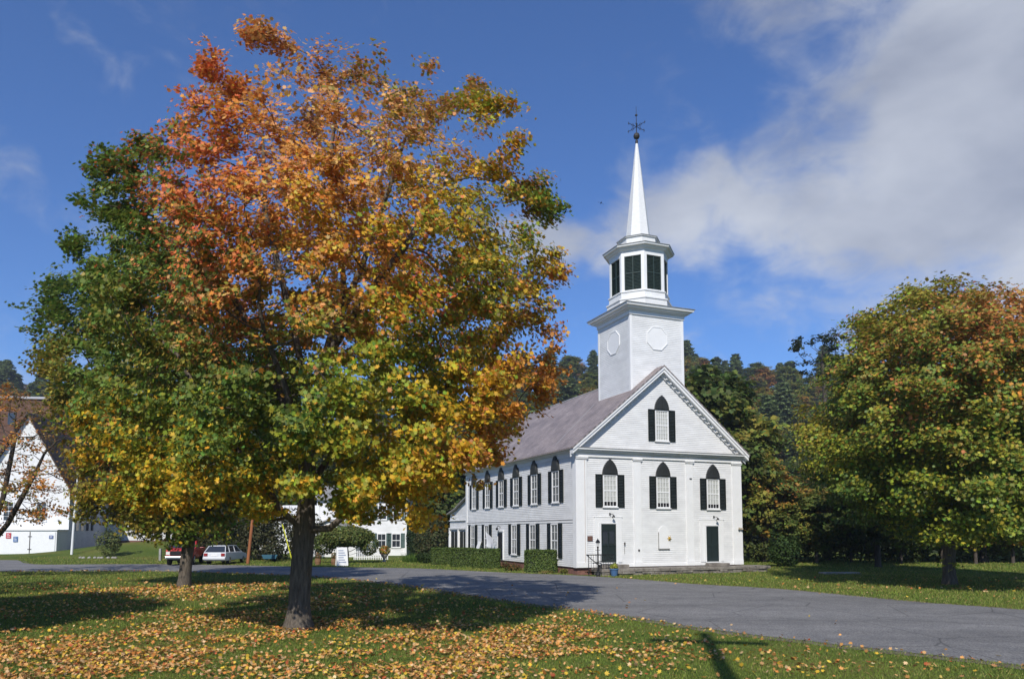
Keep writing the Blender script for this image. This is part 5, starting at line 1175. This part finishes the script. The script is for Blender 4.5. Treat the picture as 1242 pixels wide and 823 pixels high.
def truck():
    h = Vector((.2, -.98)); t_ = empty('pickup_truck', (-24.0, 56.8, 0), math.atan2(h.y, h.x), 'red pickup truck parked nose to the road behind the smaller green maple', 'pickup truck')
    b = MB(); extr(b, [(2.55, .55), (2.62, .62), (2.6, 1.12), (2.5, 1.2), (1.1, 1.28), (.95, 1.28), (-.5, 1.28), (-.5, .52), (2.3, .52)], -.92, .92)
    b.build('body', M['red_paint'], t_, bevel=.03)
    b = MB(); b.prism([(.98, -.84, 1.282), (.98, .84, 1.282), (.45, .74, 1.86), (.45, -.74, 1.86)], (-1.4, 0, 0)); 
    c = MB(); c.add([(1.02, -.88, 1.28), (1.02, .88, 1.28), (-.5, .88, 1.28), (-.5, -.88, 1.28), (.5, -.76, 1.84), (.5, .76, 1.84), (-.42, .76, 1.84), (-.42, -.76, 1.84), (.5, -.76, 1.9), (.5, .76, 1.9), (-.42, .76, 1.9), (-.42, -.76, 1.9)], [(4, 5, 6, 7), (8, 11, 10, 9), (4, 8, 9, 5), (5, 9, 10, 6), (6, 10, 11, 7), (7, 11, 8, 4)])
    for s in (-1, 1):
        for (a_, b_) in (((1.02, .88*s, 1.28), (.5, .76*s, 1.86)), ((-.45, .88*s, 1.28), (-.4, .76*s, 1.86)), ((.25, .88*s, 1.28), (.2, .76*s, 1.86))): c.tube([a_, b_], .045, 4)
    cab = c.build('cab', M['red_paint'], t_)
    g = MB(); g.add([(1.0, -.84, 1.29), (1.0, .84, 1.29), (.5, .73, 1.84), (.5, -.73, 1.84)], [(0, 1, 2, 3)]); g.build('windshield', M['glass'], cab)
    g = MB(); 
    for s in (-1, 1): g.add([(.95, .865*s, 1.29), (-.44, .865*s, 1.29), (-.4, .75*s, 1.84), (.47, .75*s, 1.84)], [(0, 1, 2, 3)])
    g.build('side_window', M['glass'], cab)
    b = MB(); b.box(-2.6, -.56, -.92, -.84, .6, 1.26); b.box(-2.6, -.56, .84, .92, .6, 1.26); b.box(-2.6, -2.52, -.838, .838, .6, 1.26); b.box(-2.52, -.56, -.838, .838, .6, .7); b.build('bed', M['red_paint'], t_, bevel=.02)
    b = MB(); b.box(2.63, 2.72, -.95, .95, .5, .68); b.build('bumper', M['chrome'], t_, bevel=.02)
    b = MB(); b.box(2.6, 2.64, -.6, .6, .74, 1.08); b.build('grille', M['black'], t_)
    for s in (-1, 1): b = MB(); b.box(2.6, 2.65, s*.76-.13, s*.76+.13, .8, 1.04); b.build('headlight', M['lamp_w'], t_)
    for s in (-1, 1): b = MB(); b.box(.95, 1.05, s*1.0-.1, s*1.0+.1, 1.3, 1.5); b.build('mirror', M['black'], t_)
    for x in (1.75, -1.6):
        for y in (-.82, .82): wheel(t_, x, y, .40, .26, M['chrome'])
    b = MB(); b.box(-2.4, 2.3, -.5, .5, .35, .52); b.build('chassis', M['black'], t_)
truck()
def wagon():
    t_ = empty('station_wagon', (-21.2, 57.6, 0), R_(90-1), 'pale silver station wagon parked tail to the road right of the red truck', 'car')
    b = MB(); extr(b, [(2.2, .35), (2.3, .5), (2.25, .74), (1.2, .93), (-2.15, .97), (-2.28, .9), (-2.3, .45), (-2.2, .3)], -.86, .86); b.build('body', M['silver'], t_, bevel=.05)
    c = MB(); v = []
    for x, z, y in ((1.15, .93, .78), (.45, 1.38, .62), (-1.75, 1.42, .62), (-2.2, .97, .78)): v += [(x, -y, z), (x, y, z)]
    c.add(v, [(0, 1, 3, 2), (4, 5, 7, 6), (2, 3, 5, 4), (0, 2, 4, 6), (1, 7, 5, 3)], 0); cab = c.build('cabin_glass', M['glass'], t_)
    r = MB(); r.box(-1.78, .47, -.64, .64, 1.4, 1.45); 
    for s in (-1, 1):
        for a_, b_ in (((1.15, .79*s, .94), (.45, .63*s, 1.4)), ((-2.2, .79*s, .97), (-1.76, .63*s, 1.42)), ((-.2, .79*s, .94), (-.2, .63*s, 1.4)), ((-1.3, .79*s, .95), (-1.25, .63*s, 1.4))): r.tube([a_, b_], .035, 4)
    r.build('roof', M['silver'], t_)
    for s in (-1, 1): q = MB(); q.box(-2.33, -2.26, s*.66-.14, s*.66+.14, .66, .88); q.build('tail_light', M['lamp_r'], t_)
    q = MB(); q.box(-2.4, -2.28, -.85, .85, .42, .58); q.build('bumper', M['silver'], t_, bevel=.02)
    q = MB(); q.box(-2.318, -2.305, -.25, .25, .66, .8); q.build('number_plate', M['white'], t_)
    for s in (-1, 1): q = MB(); q.box(-1.5, .2, s*.48-.02, s*.48+.02, 1.46, 1.5); q.build('roof_rail', M['black'], t_)
    for x in (1.45, -1.4):
        for y in (-.76, .76): wheel(t_, x, y, .31, .2, M['chrome'])
wagon()

# ------------------------------------------------------------------ poles, cart, gate
up = empty('utility_pole', (fpx(302, 57), 57, 0), 0, 'slightly leaning orange brown wooden pole right of the parked cars', 'utility pole')
m_ = MB(); m_.tube([(0, 0, -.2), (.33, 0, 3.6), (.72, 0, 8.4)], [.13, .115, .1], 12, cap=True); m_.build('pole', mat('orange_wood', (.33, .13, .06), .85, .1, var=.4, scale=3, stretch=(4, 4, .4)), up)
m_ = MB(); m_.box(-.2, 1.6, -.1, .02, 7.5, 7.64); m_.build('crossarm', M['bark_dark'], up)
gw = empty('guy_wire', (fpx(357, 56.5), 56.5, 0), 0, 'slanting guy wire with bright yellow plastic guard between the pole and the big maple', 'guy wire')
m_ = MB(); m_.tube([(0, 0, 0), (-.9, 0, 3.1)], .045, 6); m_.build('guard', mat('yellow_plastic', (.6, .6, .04), .5), gw)
m_ = MB(); m_.tube([(-.9, 0, 3.1), (-2.25, .1, 7.9)], .012, 4); m_.build('wire', M['iron'], gw)
tp = empty('utility_pole', (.95, -2.0, 0), R_(-12), 'tall wooden pole with crossarm standing beside the photographer', 'utility pole')
m_ = MB(); m_.tube([(0, 0, -.1), (0, 0, 17.6)], [.24, .15], 10); m_.build('pole', M['bark_dark'], tp)
m_ = MB(); m_.box(-1.35, 1.35, -.1, .1, 16.3, 16.55); m_.build('crossarm', M['bark_dark'], tp)
ct = empty('garden_cart', (fpx(329, 60.5), 60.5, 0), .3, scale=.75, label='small blue garden cart on the grass right of the leaning orange pole', cat='cart')
m_ = MB(); m_.prism([(-.7, -.35, .35), (.6, -.35, .35), (.8, -.35, .8), (-.9, -.35, .8)], (0, .7, 0)); m_.build('tray', mat('blue_tray', (.04, .12, .17), .5), ct, bevel=.02)
m_ = MB(); m_.tube([(-.8, -.3, .7), (-1.5, -.28, .85)], .025, 5); m_.tube([(-.8, .3, .7), (-1.5, .28, .85)], .025, 5); m_.tube([(-.5, -.2, .35), (-.55, -.2, 0)], .02, 5); m_.tube([(-.5, .2, .35), (-.55, .2, 0)], .02, 5); m_.build('handle', M['iron'], ct)
wheel(ct, .45, 0, .22, .1, M['iron'])
gt = empty('farm_gate', (fpx(196.5, 63), 63, 0), 0, 'grey post with tubular gate at the left of the red truck', 'gate')
m_ = MB(); m_.box(-.09, .09, -.09, .09, -.1, 1.05); m_.build('post', M['slab'], gt, bevel=.01)
m_ = MB()
for z in (.25, .5, .75, .95): m_.tube([(.1, 0, z), (1.0, 0, z)], .022, 5)
m_.tube([(1.0, 0, .1), (1.0, 0, 1.05)], .05, 6); m_.build('rail', M['iron'], gt)
ms = MB(); ms.box(-1.1, 1.1, -.4, .4, -.02, .1); mo = ms.build('stone_slab', M['slab'], None, (fpx(1015, 44), 44, 0), .1, bevel=.03); tag(mo, 'flat grey stone slab lying in the grass in the shade left of the rounded maple', 'slab')
for i, (px, d, lbx) in enumerate([(118, 66, 'row of small pale stones edging the bed below the willow like shrub')]):
    q = MB()
    for k in range(9): q.lathe([(.01, 0), (.16, .02), (.14, .12), (.02, .17)], (k*.42+random.uniform(-.1, .1), random.uniform(-.15, .15), 0), 7, random.random())
    o_ = q.build('edging_stones', M['concrete'], None, (fpx(100, d), d, float(gz(fpx(110, d), d))), 0); tag(o_, lbx, 'stones')
bd = MB(); bd.lathe([(.0, -.24), (.05, -.14), (.085, 0), (.06, .14), (.02, .2)], (0, 0, 0), 8)
bd.add([(.04, -.05, .08), (.52, -.22, .12), (.3, -.05, -.04), (-.04, -.05, .08), (-.52, -.22, .12), (-.3, -.05, -.04)], [(0, 1, 2), (3, 5, 4)])
bo = bd.build('bird', M['black'], None, at(729, 246, 60)); bo.rotation_euler = (1.2, .4, 0); bo.scale = (.6,)*3; tag(bo, 'tiny dark bird flying in the sky left of the spire', 'bird')

# ------------------------------------------------------------------ grass and fallen leaves
def ground_scatter(n, y0, y1, margin=.12):
    y = y0*(y1/y0)**RNG.uniform(0, 1, n); x = RNG.uniform(-.72-margin, .78+margin, n)*y; return x, y
RP = [(p.x, p.y) for p in offset(ne, -.12)+fe[::-1]]
RPs = [(p.x, p.y) for p in ne[::3]+fe[::-1][::3]]
ch_poly = [tuple(C2W(a, b).to_2d()) for a, b in ((-.15, -1.35), (13.3, -1.35), (13.3, 25), (-.15, 25))]
n = 330000; x, y = ground_scatter(n, 9.5, 68); keep = ~inside(x, y, RPs) & ~inside(x, y, ch_poly) & ~inside(x, y, apron); x, y = x[keep], y[keep]; n = len(x)
P0 = np.stack([x, y, gz(x, y)], 1); far = np.clip(y/18, .8, 3.2)
sz = np.stack([.017*far, RNG.uniform(.035, .085, n)*np.clip(far, 1, 1.5), np.ones(n)], 1)
nr = np.stack([RNG.normal(size=n)*.45, RNG.normal(size=n)*.45, np.ones(n)], 1); nr /= np.linalg.norm(nr, axis=1)[:, None]
t_ = RNG.normal(size=(n, 3)); t_ -= nr*(t_*nr).sum(1)[:, None]; t_ /= np.linalg.norm(t_, axis=1)[:, None]; rot = np.stack([t_, nr, np.cross(t_, nr)], -1)
pn = noise3(P0, .12, 5)*.6+noise3(P0, .6, 6)*.4
ca, cb_, cc_ = np.array((.12, .185, .03)), np.array((.20, .25, .04)), np.array((.30, .26, .08))
f1 = np.clip(pn*.5+.5, 0, 1)[:, None]; col = ca*(1-f1)+cb_*f1; dry = (RNG.uniform(size=n) < .14+.12*(y > 26))[:, None]; col = np.where(dry, cc_, col)*np.clip(1+RNG.normal(size=n)*.2, .5, 1.6)[:, None]
me = multi('grass', BLADE, BLADE_F, np.zeros((n, 3)), np.tile(np.eye(3), (n, 1, 1)), np.ones(n), col, M['grassblade'])
me.vertices.foreach_set('co', (np.einsum('nij,nvj->nvi', rot, BLADE[None]*sz[:, None, :])+P0[:, None]).astype(np.float32).ravel()); me.update()
tag(link('grass', me), 'short green lawn grass covering the green on both sides of the road', 'grass', kind='stuff')

def leaf_density(x, y):
    d = .0*x
    d += 1.15*np.exp(-(((x+4.5)/7.5)**2+((y-14.5)/3.6)**2)) + .9*np.exp(-(((x+10)/5)**2+((y-14)/3.5)**2))
    d += .9*np.exp(-(((x+5)/4.5)**2+((y-20)/3.0)**2)) + .75*np.exp(-(((x-0)/3.0)**2+((y-17)/4)**2))
    d += 1.1*np.exp(-(((x+13.5)/4.5)**2+((y-32)/2.6)**2)) + .4*np.exp(-(((x+9)/8)**2+((y-26)/5)**2))
    d += .10*np.exp(-(((x-22)/5)**2+((y-32)/1.8)**2)) + .10*(x < 6)*(y < 24) + .012*(y < 40)
    d *= .45+.55*sstep(11.8, 14.2, y)
    return d
cand = 150000; x, y = ground_scatter(cand, 9.5, 60, .1)
dens = leaf_density(x, y)*(y/13)**2/ (y/13)**.6; dens *= np.clip(.72+.75*noise3(np.stack([x, y, 0*x], 1), .35, 9)+.4*noise3(np.stack([x, y, 0*x], 1), 1.1, 10), .08, 2.2); onroad = inside(x, y, RPs); dens[onroad] *= .08
edge = np.zeros(len(x))
keep = (RNG.uniform(size=cand) < dens*.44) & ~inside(x, y, ch_poly) & ~inside(x, y, apron); x, y, onroad = x[keep], y[keep], onroad[keep]
# a drift of leaves caught along the near edge of the road
ed = []
for i in range(len(ne)-1):
    a, b = ne[i], ne[i+1]
    if not (8 < a.y < 48): continue
    nl = int((b-a).length*9)
    for k in range(nl): q = a.lerp(b, random.random()); ed.append((q.x+random.gauss(-.05, .22), q.y+random.gauss(-.1, .22)))
ed = np.array(ed); x = np.concatenate([x, ed[:, 0]]); y = np.concatenate([y, ed[:, 1]]); onroad = np.concatenate([onroad, inside(ed[:, 0], ed[:, 1], RPs)])
n = len(x); print('fallen leaves', n)
z = gz(x, y)+np.where(onroad, .03, RNG.uniform(.045, .085, n))
pal = np.array([(.58, .33, .13), (.55, .27, .08), (.55, .21, .05), (.62, .42, .06), (.60, .38, .04), (.42, .10, .04), (.62, .42, .22), (.30, .15, .06), (.45, .34, .09)]); pk = RNG.choice(9, n, p=[.22, .17, .13, .10, .09, .06, .10, .08, .05])
col = pal[pk]*np.clip(1+RNG.normal(size=n)*.18, .5, 1.4)[:, None]
me = multi('fallen_leaves', MAPLE, MAPLE_F, np.stack([x, y, z], 1), rot_mats(n, (0, 0, 1.0), .5), RNG.uniform(.05, .105, n)*np.clip(y/24, 1, 1.6), np.clip(col, 0, .75), M['litter'])
tag(link('fallen_leaves', me), 'orange, tan and yellow maple leaves scattered over the lawn under the trees', 'fallen leaves', kind='stuff')

# ------------------------------------------------------------------ thin autumn air
hz = MB(); hz.box(-640, 640, -560, 1200, -1.5, 150)
hm = bpy.data.materials.new('haze_air'); hm.use_nodes = True; hn = hm.node_tree; hn.nodes.remove(hn.nodes['Principled BSDF'])
pv = hn.nodes.new('ShaderNodeVolumePrincipled'); pv.inputs['Density'].default_value = .0003; pv.inputs['Color'].default_value = (.78, .86, 1, 1); pv.inputs['Anisotropy'].default_value = .1
hn.links.new(pv.outputs[0], hn.nodes['Material Output'].inputs['Volume'])
tag(hz.build('haze', hm), kind='stuff')
